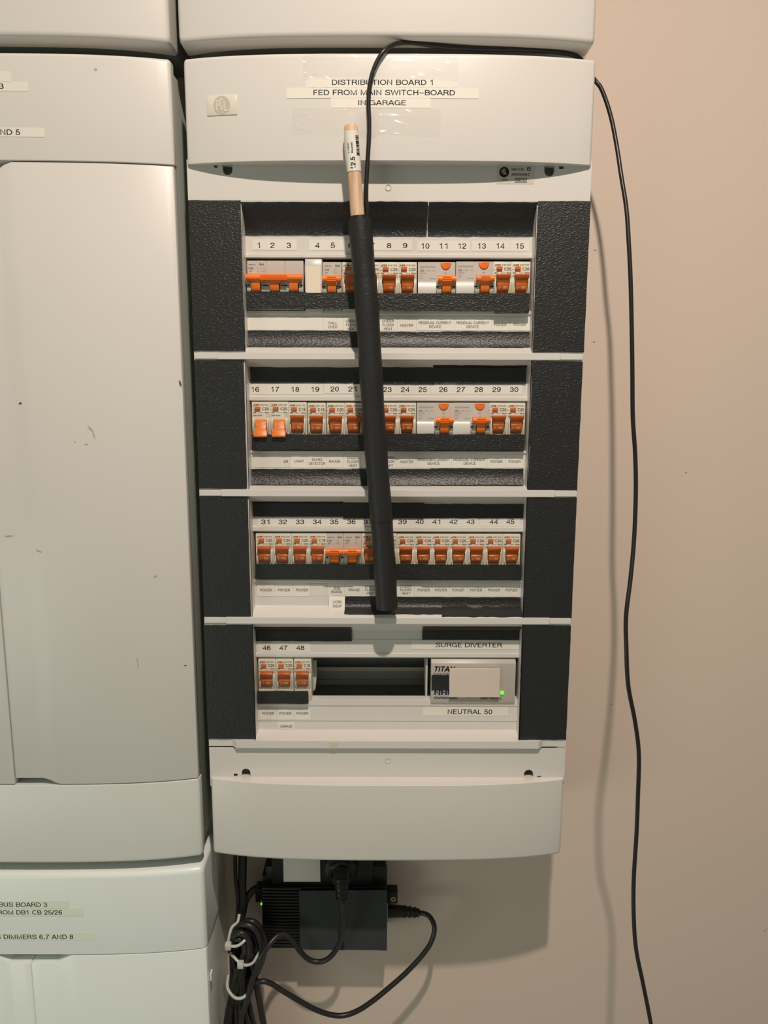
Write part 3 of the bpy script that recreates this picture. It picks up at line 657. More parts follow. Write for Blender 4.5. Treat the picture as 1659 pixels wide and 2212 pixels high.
for n, px in ((39, 876.5), (40, 914.5), (41, 952), (42, 990), (43, 1028), (44, 1066), (45, 1104.5)): rc(n, 'C20', px, 1154)
for n, k, px in ((46, 'C20', 577), (47, 'C20', 615), (48, 'C16', 654)): rc(n, k, px, 1424)

# white hood over breaker four
q = MB(); x0, x1 = PX(658, 600, PB + .006), PX(696.5, 600, PB + .006); z1, z0 = PZ(558, PB + .006), PZ(676, PB + .002)
hood = empty('breaker_hood', ((x0 + x1) / 2, -PB, z0), 'white hood with cream paper front over the breaker under number 4', 'breaker cover')
zm = z1 - .0075
q.add([(x0, -(PB - .02), z1), (x1, -(PB - .02), z1), (x1, -(PB - .02), z0), (x0, -(PB - .02), z0), (x0 + .0006, -(PB + .005), z1 - .0006), (x1 - .0006, -(PB + .005), z1 - .0006),
       (x0 + .0003, -(PB + .0072), zm), (x1 - .0003, -(PB + .0072), zm), (x0, -(PB + .003), z0), (x1, -(PB + .003), z0)],
      [(0, 3, 2, 1), (0, 1, 5, 4), (4, 5, 7, 6), (6, 7, 9, 8), (3, 8, 9, 2), (0, 4, 6, 8, 3), (1, 2, 9, 7, 5)])
q.build('hood_shell', M['white_part'], hood, bevel=.0004)
q = MB(); z2 = PZ(633, PB + .006); k = .0036
q.add([(x0 + .0016, -(PB + .0075), zm), (x1 - .0018, -(PB + .0075), zm), (x1 - .0018, -(PB + .0063), z2), (x0 + .0014, -(PB + .0063), z2)] + [(x0 + .0016, -(PB + .007), zm), (x1 - .0018, -(PB + .007), zm), (x1 - .0018, -(PB + .0058), z2), (x0 + .0014, -(PB + .0058), z2)],
      [(0, 1, 2, 3), (7, 6, 5, 4), (0, 4, 5, 1), (1, 5, 6, 2), (2, 6, 7, 3), (3, 7, 4, 0)])
q.build('paper_insert', M['paper_cream'], hood)

# surge diverter ------------------------------------------------------
x0, x1 = PX(931, 1470, PB), PX(1112.5, 1470, PB); z1, z0 = PZ(1424, PB), PZ(1518, PB)
sd = empty('surge_diverter', ((x0 + x1) / 2, -PB, z0), 'wide grey surge diverter with green light at the right of the fourth row', 'surge diverter')
q = MB(); q.prism_x(x0, x1, [(z1, PB - .04), (z1, PB - .001), (z1 - .0035, PB + .0022), (z0 + .0045, PB + .0022), (z0, PB + .0014), (z0, PB + .0009), (PZ(1509, PN), PB + .0009), (PZ(1509, PN), PB - .04)]); q.build('housing', M['surge'], sd, bevel=.0002)
sp = PB + .0022; ss = lambda x, z: sp + .0002
q = MB(); wr('TITAN', 960, 1445, 11, 44, d=sp, srf=ss, bold=.045, slant=.22); wr('DR4P80K400DC', 963.5, 1507.5, 5, 52, d=sp, srf=ss, bold=.02); wr('Green = Working', 1060, 1508, 4.5, 45, d=sp, srf=ss, bold=.02); wr('Surge Diverter', 958, 1455.5, 5, 42, d=sp, srf=ss); q.build('lettering', M['ink'], sd)
q = MB(); wr('NHP', 959, 1496, 9.5, 42, d=sp, srf=ss, bold=.05); q.build('maker_lettering', M['ink_navy'], sd)
q = MB(); c = P(1084.5, 1496.5, sp); n = 16
q.add([(c.x, -(sp + .0022), c.z)] + [(c.x + .0012 * math.cos(a), -(sp + .0018), c.z + .0012 * math.sin(a)) for a in lin(0, 2 * math.pi, n)[:-1]] + [(c.x + .0021 * math.cos(a), -sp, c.z + .0021 * math.sin(a)) for a in lin(0, 2 * math.pi, n)[:-1]],
      [(0, 1 + k, 1 + (k + 1) % n) for k in range(n)] + [(1 + k, 1 + n + k, 1 + n + (k + 1) % n, 1 + (k + 1) % n) for k in range(n)]); q.build('status_light', M['led'], sd, smooth=True)
# end cap beside breaker 48 and divider beside the surge diverter
q = MB(); c = P(680, 1465, .07); zt, zl = PZ(1428, .07), PZ(1493, .07)
q.prism_y([(c.x - .0026, zt), (c.x + .0020, zt + .001), (c.x + .0022, zt - .012), (c.x + .0022, zl + .018), (c.x + .0006, zl + .003), (c.x - .0010, zl), (c.x - .0024, zl + .001)], .066, .070)
tag(q.build('blanking_strip', M['cheek']), 'loose curved blanking piece in the dark opening beside the breaker under number 48', 'blanking piece')
q = MB(); q.box(PX(919, 1465, .08), PX(923, 1465, .08), PZ(1511, .08), PZ(1422, .08), .05, .082); q.build('divider', M['cheek'], DB)

# =================================================================== tapes and labels
def sheet(name, material, x0, x1, z0, z1, surf, thick, lab, cat, group, rag=.00022, nx=None, nz=6, skew=(0, 0), lump=0.0):
    nx = nx or max(3, int(abs(x1 - x0) / .006)); vs = []; rnd = random.Random(int(abs(x0 * 99991 + z0 * 7919)))
    et = [rnd.uniform(-rag, rag) for _ in range(nx + 1)]; eb = [rnd.uniform(-rag, rag) for _ in range(nx + 1)]; el = [rnd.uniform(-rag, rag) * .7 for _ in range(nz + 1)]; er = [rnd.uniform(-rag, rag) * .7 for _ in range(nz + 1)]
    for lay in (0, 1):
        for j in range(nz + 1):
            for i in range(nx + 1):
                u, v = i / nx, j / nz; x = x0 + (x1 - x0) * u; zt = z1 + et[i] + skew[0] * (u - .5); zb = z0 + eb[i] + skew[1] * (u - .5); z = zt + (zb - zt) * v
                if i == 0: x += el[j]
                if i == nx: x += er[j]
                d = surf(x, z) + .0001 + lay * thick + (rnd.uniform(0, lump) if lay else 0); vs.append((x, -d, z))
    K = (nx + 1) * (nz + 1); I = lambda i, j, l: l * K + j * (nx + 1) + i; fs = []
    for j in range(nz):
        for i in range(nx):
            fs.append((I(i, j, 1), I(i + 1, j, 1), I(i + 1, j + 1, 1), I(i, j + 1, 1))); fs.append((I(i, j, 0), I(i, j + 1, 0), I(i + 1, j + 1, 0), I(i + 1, j, 0)))
    for i in range(nx):
        for j in (0, nz): fs.append((I(i, j, 0), I(i + 1, j, 0), I(i + 1, j, 1), I(i, j, 1)))
    for j in range(nz):
        for i in (0, nx): fs.append((I(i, j, 0), I(i, j + 1, 0), I(i, j + 1, 1), I(i, j, 1)))
    mb = MB(); mb.add(vs, fs); o = mb.build(name, material); 
    o.data.polygons.foreach_set('use_smooth', [True] * len(o.data.polygons)); o.data.set_sharp_from_angle(angle=math.radians(45)); return tag(o, lab, cat, group)
T = 'strips of bumpy black tape on the board'
def tape(px0, px1, py0, py1, dep, lab, row=None, thick=.0009, sk=(0, 0), extra=0, flare=0.0):
    pm = (py0 + py1) / 2; x0, x1 = PX(px0, pm, dep), PX(px1, pm, dep); pc = (px0 + px1) / 2
    if row is None: sf = lambda x, z: dep + extra
    else:
        rs = row_surf(row); sf = lambda x, z: rs(z) + extra
    if row is None: z1, z0 = PZ(py0, dep, pc), PZ(py1, dep, pc)
    else:                                     # follow the moulded profile
        def zat(py):
            d = dep
            for _ in range(6): d = rs(PZ(py, d, pc))
            return PZ(py, d, pc)
        z1, z0 = zat(py0), zat(py1)
        if flare:                                  # the stiff tape bridges the corner and bows outwards towards the shelf
            z0 = PZ(py1, PN + flare, pc); zf = z1; zg = z0
            sf = lambda x, z: max(rs(z), PN + flare * max(0, min(1, (zf - z) / (zf - zg))) ** 2.4) + extra
    return sheet('tape_strip', M['tape'], x0, x1, z0, z1, sf, thick, lab, 'tape', T, nz=8, skew=sk, lump=.00025)
for i, (lp, rp) in enumerate((((401.5, 521, 434, 759), (1156, 1268, 434, 760)), ((424, 532, 779, 1056), (1142.5, 1254, 780, 1058)), ((437, 543, 1073, 1332), (1135, 1244.5, 1074, 1335)), ((442, 547.5, 1351, 1596), (1126, 1229, 1350, 1596)))):
    w_ = ('first', 'second', 'third', 'fourth')[i]; 
    nm = ('top', 'second', 'third', 'bottom')[i]
    for side, (a, b_, c_, d_) in (('left', lp), ('right', rp)):
        if side == 'left':
            x0_ = (XL + .0002) if i < 3 else XL - .0005; x1_ = (OL + (-.0005, -.0018, -.0015, .0)[i])
        else: x0_ = OR + (.0006, .0005, -.0002, -.0006)[i]; x1_ = XR - (.0002 if i else -.0003)
        sheet('side_tape', M['tape'], x0_, x1_, PZ(d_, F), PZ(c_, F), lambda x, z: F, .0009, 'tall black tape panel on the %s side of the %s breaker row' % (side, nm), 'tape', T, nz=16, lump=.0002)
L_ = 'black tape strip %s'
tape(524, 752, 437, 508, PN, L_ % 'above numbers 1 to 5, left of the rod', 0); tape(751, 922, 436, 509, PN, L_ % 'above numbers 7 to 9, passing behind the rod', 0, extra=.0003); tape(924, 1154, 437, 510, PN, L_ % 'above numbers 10 to 15', 0)
tape(534, 772, 632, 668, PB + .001, L_ % 'across the lower parts of breakers 1 to 5', thick=.0012, extra=.0036, sk=(-.0012, -.0004)); tape(771, 1068, 635, 672, PB + .001, L_ % 'across the lower parts of breakers 7 to 13', thick=.0012, extra=.0036); tape(1067, 1141, 635, 678, PB + .001, L_ % 'across breakers 14 and 15, overlapping its neighbour', thick=.0012, extra=.0046)
tape(533, 755, 714, 750, PN, L_ % 'below the WALL OVEN label, left of the rod', 0, flare=.0052); tape(754, 953, 717, 749, PN, L_ % 'below the HEATER label in the top row', 0, flare=.0052, extra=.0002); tape(952, 1147, 716, 751, PN, L_ % 'below the top row residual current and power labels', 0, flare=.0052)
tape(541, 762, 794, 827, PN, L_ % 'above numbers 16 to 21', 1); tape(763, 938, 794, 830, PN, L_ % 'above numbers 23 to 25, behind the rod', 1); tape(935, 1136, 790, 829, PN, L_ % 'above numbers 26 to 30', 1, extra=.0003)
tape(547, 792, 938, 971, PB + .001, L_ % 'across the lower parts of breakers 16 to 21', thick=.0012, extra=.0024); tape(791, 939, 936, 972, PB + .001, L_ % 'across the lower parts of breakers 23 to 25', thick=.0012, extra=.0038); tape(938, 1131, 938, 972, PB + .001, L_ % 'across the lower parts of breakers 26 to 30', thick=.0012, extra=.0036)
tape(543, 761, 1013, 1047, PN, L_ % 'below the SMOKE DETECTOR label', 1, flare=.0052); tape(760, 931, 1013, 1048, PN, L_ % 'below the second row HEATER label', 1, flare=.0052, extra=.0002); tape(930, 1130, 1012, 1047, PN, L_ % 'below the second row residual current labels', 1, flare=.0052)
tape(547, 742, 1084, 1116, PN, L_ % 'above numbers 31 to 35', 2); tape(741, 915, 1086, 1120, PN, L_ % 'above numbers 36 to 40, behind the rod', 2, extra=.0002); tape(914, 1130, 1089, 1119, PN, L_ % 'above numbers 41 to 45', 2)
tape(553, 702, 1217, 1247, PB + .001, L_ % 'across the lower parts of breakers 31 to 34', thick=.0012, extra=.0028); tape(701, 764, 1217, 1248, PB + .001, L_ % 'across the lower parts of breakers 35 and 36', thick=.0012, extra=.0038); tape(763, 913, 1217, 1248, PB + .001, L_ % 'across breakers 37 to 39, behind the rod', thick=.0012, extra=.0030); tape(912, 1125, 1218, 1251, PB + .001, L_ % 'across the lower parts of breakers 40 to 45', thick=.0012, extra=.0030)
tape(745, 953, 1289, 1321, PN, L_ % 'beside the WORK SHOP label, under the foot of the rod', 2, flare=.0052); tape(952, 1127, 1290, 1324, PN, L_ % 'below the POWER labels of breakers 41 to 45', 2, flare=.0052, extra=.0002)
tape(551, 760, 1355, 1384, PN, L_ % 'above numbers 46 to 48', 3, extra=.0006); tape(912, 1121, 1354, 1381, PN, L_ % 'above the SURGE DIVERTER label', 3, extra=.0006)
tape(557, 667, 1490, 1517, PB + .001, L_ % 'across the lower parts of breakers 46 to 48', thick=.0012, extra=.0028)
tape(932, 972, 1458, 1490, sp, 'small square of black tape on the left of the surge diverter')
q = MB(); x0, x1, z1, z0 = PX(970, 1472, sp), PX(1078, 1472, sp), PZ(1442, sp), PZ(1502, sp)
sheet('foam_pad', M['foam'], x0, x1, z0, z1, lambda x, z: sp + .0012, .0028, 'cream rectangular pad stuck on the surge diverter face', 'pad', None, rag=.0002, lump=.0002)

LG = 'white printed label strips'
def label(px0, px1, py0, py1, dep, texts, lab, row=None, material='paper', surf=None, ink='ink', curl=0, name='label_strip', group=LG, off=0.0):
    pm = (py0 + py1) / 2; x0, x1 = PX(px0, pm, dep), PX(px1, pm, dep); pc = (px0 + px1) / 2
    if surf is None:
        rs = row_surf(row) if row is not None else (lambda z: dep); surf = lambda x, z: rs(z) + off
    z1, z0 = PZ(py0, dep, pc), PZ(py1, dep, pc)
    o = sheet(name, M[material], x0, x1, z0, z1, surf, .00015, lab, 'label', group, rag=.00008, nz=2)
    if texts:
        mb = MB(); sc = P(pc + 1, pm, dep).x - P(pc, pm, dep).x; sv = P(pc, pm - 1, dep).z - P(pc, pm, dep).z
        for tx in texts:
            s, px, py, h = tx[:4]; wd = tx[4] if len(tx) > 4 else None; a = P(px, py, dep)
            write(mb, s, a.x, a.z, h * sv, wd * sc if wd else None, lambda x, z: surf(x, z) + .00033, bold=tx[5] if len(tx) > 5 else 0.0)
        mb.build('lettering', M[ink], o)
    return o
cs = lambda x, z: dbsurf(x)
DT = .122
label(661, 988, 167.5, 189, DT, [('DISTRIBUTION BOARD 1', 826, 178, 11.2, 218)], 'label reading DISTRIBUTION BOARD 1 on the top cover', surf=cs)
label(618, 1035, 189.5, 212, DT, [('FED FROM MAIN SWITCH\u2212BOARD', 830, 200, 11.2, 306)], 'label reading FED FROM MAIN SWITCH-BOARD on the top cover', surf=lambda x, z: dbsurf(x) + .0001)
label(715, 930, 212, 233, DT, [('IN GARAGE', 825.5, 222, 11, 103)], 'label reading IN GARAGE on the top cover', surf=cs)
def nums(l, py, w2=18.3): return [(str(n), px, py, 11.4 if py < 600 else 10.4 if py < 900 else 9.6, (5.5 if n < 2 else 9.6) if n < 10 else (w2 - 1 if str(n)[0] == '1' else w2), .0) for n, px in l]
label(545, 641, 517, 540, PN, nums(((1, 559), (2, 588.5), (3, 624)), 530), 'number strip reading 1 2 3', 0)
label(668, 790, 518, 541, PN, nums(((4, 685), (5, 719), (6, 757)), 530), 'number strip starting with 4 and 5', 0)
label(791, 890, 518, 541, PN, nums(((7, 804.5), (8, 840.5), (9, 875)), 530.5), 'number strip reading 8 and 9 right of the rod', 0)
label(901, 1015, 520, 542, PN, nums(((10, 919), (11, 958), (12, 998.5)), 531.5), 'number strip reading 10 11 12', 0)
label(1019, 1101, 520, 542, PN, nums(((13, 1041), (14, 1081)), 531.5), 'number strip reading 13 and 14', 0, off=.0001)
label(1102, 1143, 519, 542, PN, nums(((15, 1123),), 531.5), 'number label reading 15', 0)
label(542, 698, 829, 851, PN, nums(((16, 551.5), (17, 594.5), (18, 638), (19, 681)), 841), 'number strip reading 16 17 18 19', 1)
label(700, 815, 829, 850, PN, nums(((20, 723), (21, 761), (22, 797)), 840.5), 'number strip starting with 20 and 21', 1)
label(816, 929, 829, 851, PN, nums(((23, 837), (24, 875), (25, 913)), 841.5), 'number strip reading 23 24 25', 1)
label(930, 1128, 831, 851, PN, nums(((26, 957.5), (27, 995.5), (28, 1034), (29, 1072.5), (30, 1110.5)), 841.5), 'number strip reading 26 27 28 29 30', 1)
label(556, 815, 1118, 1136, PN, nums(((31, 573), (32, 611), (33, 648), (34, 685), (35, 722), (36, 759), (37, 795)), 1127), 'number strip reading 31 to 37', 2)
label(816, 1035, 1118, 1136, PN, nums(((38, 832), (39, 869.5), (40, 906), (41, 942), (42, 979), (43, 1016)), 1127), 'number strip reading 39 to 43', 2)
label(1036, 1123, 1118, 1136, PN, nums(((44, 1066), (45, 1102)), 1127), 'number strip reading 44 and 45', 2)
label(558, 671, 1388, 1408, PN, nums(((46, 576), (47, 612), (48, 648.5)), 1398.5), 'number strip reading 46 47 48', 3)
label(889, 1120, 1382.5, 1402, PN, [('SURGE DIVERTER', 1012.5, 1392.5, 10, 143)], 'label reading SURGE DIVERTER', 3)
label(914, 1098, 1527, 1545, PN, [('NEUTRAL 50', 1015, 1536.5, 10, 96)], 'label reading NEUTRAL 50', 3)
def multi(px, py, lines, h=5.6, gap=8.6):
    W_ = {'UNDER': 25, 'FLOOR': 24, 'HEAT': 18, 'WALL': 19, 'OVEN': 20, 'HEATER': 28, 'POWER': 26, 'RANGE': 24, 'LIGHT': 20, 'SMOKE': 23, 'DETECTOR': 35, 'SUB': 14, 'BOARD': 23, 'WORK': 20, 'SHOP': 19, 'GARAGE': 27, 'DEVICE': 26, 'RESIDUAL CURRENT': 70, 'ER': 9}
    n = len(lines); return [(s, px, py + (i - (n - 1) / 2) * gap, h, W_[s], .004) for i, s in enumerate(lines)]
UFH = ['UNDER', 'FLOOR', 'HEAT']; RCL = ['RESIDUAL CURRENT', 'DEVICE']
def L1(px0, px1, py0, py1, px, py, lines, where, row, **k): label(px0, px1, py0, py1, PN, multi(px, py, lines, gap=k.pop('gap', 8.4), h=k.pop('h', 5.6)), where, row, **k)
g = dict(ink='ink_grey')
label(533, 697, 684, 714, PN, [], 'blank white strip at the left of the top row', 0, material='paper')
L1(698, 742, 684, 713, 718.5, 702, ['WALL', 'OVEN'], 'small label reading WALL OVEN', 0, **g)
L1(743, 781, 684, 716, 760, 702, UFH, 'small label reading UNDER FLOOR HEAT, left of the rod in the top row', 0, **g)
L1(782, 819, 684, 716, 800, 702, UFH, 'small label hidden behind the rod in the top row', 0, **g)
L1(820, 858, 684, 715, 838.5, 702, UFH, 'small label reading UNDER FLOOR HEAT, right of the rod in the top row', 0, **g)
L1(859, 899, 685, 716, 878.5, 703, ['HEATER'], 'small label reading HEATER in the top row', 0, **g)
L1(900, 980, 684, 714, 940, 701.5, RCL, 'small label reading RESIDUAL CURRENT DEVICE below breakers 10 and 11', 0, **g)
L1(981, 1062, 684, 714, 1021, 701.5, RCL, 'small label reading RESIDUAL CURRENT DEVICE below breakers 12 and 13', 0, **g)
L1(1063, 1101, 685, 714, 1081, 701.5, ['POWER'], 'small label reading POWER below breaker 14', 0, **g)
L1(1102, 1144, 685, 714, 1122.5, 701, ['POWER'], 'small label reading POWER below breaker 15', 0, **g)
L1(549, 627, 981, 1009, 618, 997, ['ER'], 'torn blank label at the left of the second row', 1, material='paper_grey', **g)
L1(628, 664, 982, 1010, 646.5, 996, ['LIGHT'], 'small label reading LIGHT', 1, **g)
L1(665, 704, 981, 1010, 685, 997, ['SMOKE', 'DETECTOR'], 'small label reading SMOKE DETECTOR', 1, **g)
L1(705, 741, 981, 1010, 723, 996.5, ['RANGE'], 'small label reading RANGE in the second row', 1, **g)
L1(742, 779, 981, 1012, 762.5, 997.5, UFH, 'small label reading UNDER FLOOR HEAT, left of the rod in the second row', 1, **g)
L1(780, 857, 981, 1011, 840, 997, UFH, 'small label reading UNDER FLOOR HEAT, right of the rod in the second row', 1, **g)
L1(858, 898, 981, 1011, 878.5, 997.5, ['HEATER'], 'small label reading HEATER in the second row', 1, **g)
L1(899, 975, 981, 1011, 936.5, 997, RCL, 'small label reading RESIDUAL CURRENT DEVICE below breakers 25 and 26', 1, gap=8, **g)
L1(976, 1052, 981, 1011, 1014.5, 997, RCL, 'small label reading RESIDUAL CURRENT DEVICE below breakers 27 and 28', 1, gap=8, **g)
L1(1053, 1091, 982, 1011, 1072.5, 997, ['POWER'], 'small label reading POWER below breaker 29', 1, **g)
L1(1092, 1129, 982, 1010, 1111.5, 997, ['POWER'], 'small label reading POWER below breaker 30', 1, **g)
for n, a, b_, c_ in ((31, 556, 593, 575), (32, 594, 633, 613.5), (33, 634, 670, 652.5)): L1(a, b_, 1260, 1288, c_, 1274.5, ['POWER'], 'small label reading POWER below breaker %d' % n, 2, **g)
label(671, 708, 1261, 1287, PN, [], 'blank torn grey label below breaker 34', 2, material='paper_grey')
L1(709, 744, 1260, 1289, 727.5, 1274.5, ['SUB', 'BOARD'], 'small label reading SUB BOARD', 2, gap=7.5, **g)
L1(745, 782, 1260, 1288, 765, 1274, ['RANGE'], 'small label reading RANGE in the third row', 2, **g)
L1(783, 820, 1260, 1288, 801, 1274, UFH, 'small label reading UNDER FLOOR HEAT, left of the rod in the third row', 2, gap=7.4, h=5.2, **g)
L1(857, 895, 1259, 1289, 877, 1274, UFH, 'small label reading UNDER FLOOR HEAT, right of the rod in the third row', 2, gap=7.4, h=5.2, **g)
for n, a, b_, c_ in ((40, 896, 933, 915), (41, 934, 971, 952.5), (42, 972, 1009, 990), (43, 1010, 1047, 1028.5), (44, 1048, 1084, 1067), (45, 1085, 1121, 1105)): L1(a, b_, 1260, 1289, c_, 1274.5, ['POWER'], 'small label reading POWER below breaker %d' % n, 2, **g)
zwa, zwb = PZ(1290, PN + .0045, 728), PZ(1318, PN + .0085, 728)
label(711, 745, 1290, 1317, PN + .0045, multi(728.5, 1304, ['WORK', 'SHOP'], h=5.6, gap=7.6), 'small label reading WORK SHOP', material='paper_grey', surf=lambda x, z: PN + .0020 + .0065 * (zwa - z) / (zwa - zwb), **g)
for n, a, b_, c_ in ((46, 562, 598, 580), (47, 599, 635, 617), (48, 636, 671, 653.5)): L1(a, b_, 1531, 1553.5, c_, 1540, ['POWER'], 'small label reading POWER below breaker %d' % n, 3, **g)
L1(600, 636, 1559, 1575, 618, 1568.5, ['GARAGE'], 'small label reading GARAGE', 3, **g)
q = MB(); c = P(721, 1611, F + .0046); q.add([(c.x - .005, -(F + .0047), c.z + .003), (c.x + .0048, -(F + .0047), c.z + .003), (c.x + .0028, -(F + .0047), c.z - .003), (c.x - .0045, -(F + .0047), c.z - .003)], [(0, 1, 2, 3)]); q.build('yellow_stain', M['stain_yellow'], DB)

# =================================================================== neighbouring enclosures
GAPX = -0.1893
def plain_box(xc, hw, z0, z1, m_, parent, back=0.0005, front=0.1, inset=0.007):
    q = MB(); q.box(xc - hw + inset, xc + hw - inset, z0, z1, back, front); return q.build('base_box', m_, parent, bevel=.002)
# upper right
UZ = PZ(79, 0.122)
for nm, xc, hw, mt, lab in (('u', 0.0015, 0.1826, 'shell', 'closed white enclosure above the open distribution board, only its bottom showing'), ('l', GAPX - 0.183, 0.183, 'shell', 'closed white enclosure above the left switchboard, only its bottom showing')):
    e = empty('wall_enclosure', (xc, 0, UZ), lab, 'enclosure'); 
    cover('front_cover', M[mt], e, xc, hw, UZ + 0.16, UZ, back=lambda x, xc=xc, hw=hw: 0.079 + 0.020 * max(0, 1 - ((x - xc) / hw) ** 4), edges='bottom', big=.0045)
    plain_box(xc, hw, UZ + .009, UZ + .155, M['base'], e, front=.078)
# left switchboard
LXC = GAPX - 0.1825
def door(xa, xb, z1, z0, fr, parent, m_, notch_top=None, notch_bot=None, th=.012):
    xs = sorted(set(lin(xa, xb, 26) + [x for nn in (notch_top, notch_bot) if nn for x in nn[:2] if xa <= x <= xb]))
    def nf(nn, z, s):
        if not nn: return lambda x: z
        x_in, x_out, dz = nn                       # recess full depth inside |x|<x_in side, fading to x_out
        def f(x):
            u = (x - x_in) / (x_out - x_in); u = max(0, min(1, u)); u = u * u * (3 - 2 * u); return z + s * dz * (1 - u)
        return f
    mb = MB(); column_solid(mb, xs, nf(notch_top, z1, -1), nf(notch_bot, z0, 1), fr, lambda x: fr(x) - th)
    return mb.build('door', m_, parent, bevel=.0008, seg=2, ang=50)
LB = empty('wall_switchboard', (LXC, 0, Z_BOT), 'tall closed off-white switchboard left of the open distribution board', 'switchboard')
zt, zs, zw, zb = PZ(112, .122, 200), PZ(346, .122, 100), PZ(1697, .122, 150), PZ(1866, .122, 100)
lf = bulge(LXC, .1825)
cover('top_cover', M['shell'], LB, LXC, .1825, zt, zs, edges='top'); cover('bottom_cover', M['shell_cool'], LB, LXC, .1825, zw, zb, edges='bottom')
xin = PX(100, 1685, .12); 
door(LXC + .0006, GAPX - .0008, zs - .0014, zw + .0012, lf, LB, M['shell'], (PX(-20, 360, .12), PX(25, 350, .12), .009), (PX(95, 1690, .12), PX(135, 1690, .12), .0068))
door(LXC - .1815, LXC - .0006, zs - .0014, zw + .0012, lf, LB, M['shell'], None, None)
plain_box(LXC, .1825, zb + .004, zt - .004, M['base'], LB, front=.0985, inset=.003)
q = MB(); q.box(LXC - .18, GAPX - .0015, zw, zs, .0985, .1030); q.build('door_frame', M['shell_cool'], LB)
def mark(px, py, w_, h_, m_, ang, nm, par, sf=lf, m2=.0003):
    c = P(px, py, .12); c = P(px, py, sf(c.x)); k = .00041; a = math.radians(ang); mb = MB(); n = 9; vs = []; rnd = random.Random(px)
    for i in range(n):
        t_ = 2 * math.pi * i / n; x, z = w_ / 2 * k * math.cos(t_) * rnd.uniform(.6, 1.1), h_ / 2 * k * math.sin(t_) * rnd.uniform(.6, 1.1)
        xx = c.x + x * math.cos(a) - z * math.sin(a); zz = c.z + x * math.sin(a) + z * math.cos(a); vs.append((xx, -(sf(xx) + m2), zz))
    mb.add(vs, [tuple(range(n))]); mb.build(nm, m_, par)
mark(44, 871, 8, 7, M['stain'], 0, 'rust_mark', LB); mark(390, 829, 5, 18, M['stain'], 12, 'rust_mark', LB); mark(401, 1437, 7, 4, M['stain'], -10, 'rust_mark', LB)
mark(196, 927, 5, 22, M['scuff'], 40, 'scuff_mark', LB); mark(203, 940, 4, 18, M['scuff'], 15, 'scuff_mark', LB); mark(336, 1245, 9, 5, M['scuff'], 0, 'scuff_mark', LB); mark(187, 960, 11, 2.5, M['scuff'], 0, 'scuff_mark', LB)
mark(297, 1430, 2.5, 40, M['scuff'], 5, 'scuff_mark', LB); mark(162, 955, 4, 4, M['scuff'], 0, 'scuff_mark', LB); mark(19, 1158, 26, 4, M['scuff'], 3, 'scuff_mark', LB); mark(84, 1190, 16, 4, M['scuff'], -20, 'scuff_mark', LB); mark(207, 150, 7, 6, M['scuff'], 0, 'scuff_mark', LB)
label(-60, 26, 156, 178, .12, [], 'blank label strip at the far left on the top cover of the left switchboard', surf=lambda x, z: lf(x))
label(-60, 63, 178.5, 198, .12, [('3', 5, 188, 11.5, 11)], 'label ending in 3 on the top cover of the left switchboard', surf=lambda x, z: lf(x))
label(-60, 98, 277, 297, .12, [('AND 5', 17, 287, 11.8, 57)], 'label ending in AND 5 on the left switchboard', surf=lambda x, z: lf(x))
# lower left cabinet
KB = empty('lower_switchboard', (LXC, 0, PZ(2700, .1)), 'cool white lower switchboard in the bottom left corner', 'switchboard')
kf = bulge(LXC, .1835, CORN + .002, .011); zk1, zk2, zk3 = PZ(1889, .122, 100), PZ(2064, .122, 200), PZ(2700, .122, 200)
ck = cover('top_cover', M['shell_cool2'], KB, LXC, .1835, zk1, zk2, edges='top', big=.006, amt=.011, corner=CORN + .002, back=.05)
door(PX(73, 2150, .12) + .0004, GAPX + .0005, zk2 - .0012, zk3, kf, KB, M['shell_cool2'], (PX(118, 2070, .12), PX(160, 2070, .12), .0088), None)
door(LXC - .1815, PX(73, 2150, .12) - .0004, zk2 - .0012, zk3, kf, KB, M['shell_cool2'], (PX(22, 2070, .12), PX(-10, 2070, .12), .0088), None)
q = MB(); q.box(LXC - .18, LXC + .1815, zk3, zk1 - .003, .0005, .1025); q.build('base_box', M['shell_cool'], KB, bevel=.002)
q = MB(); c = P(457, 2105, .10); q.box(c.x - .0008, c.x + .0008, c.z - .004, c.z + .004, .097, .1045); q.build('door_latch', M['shell_cool2'], KB)
label(-60, 148, 1944, 1960, .12, [('BUS BOARD 3', 51, 1952.5, 9.4, 104)], 'label reading BUS BOARD 3 on the lower left switchboard', surf=lambda x, z: kf(x), material='paper_green')
label(-60, 180, 1961, 1977, .12, [('ROM DB1 CB 25/26', 66, 1969, 9.4, 138)], 'label reading ROM DB1 CB 25/26 on the lower left switchboard', surf=lambda x, z: kf(x) + .0001, material='paper_green')
label(-60, 204, 2013, 2029, .12, [('S DIMMERS 6,7 AND 8', 76, 2022, 9.4, 166)], 'label reading DIMMERS 6,7 AND 8 on the lower left switchboard', surf=lambda x, z: kf(x), material='paper_green')

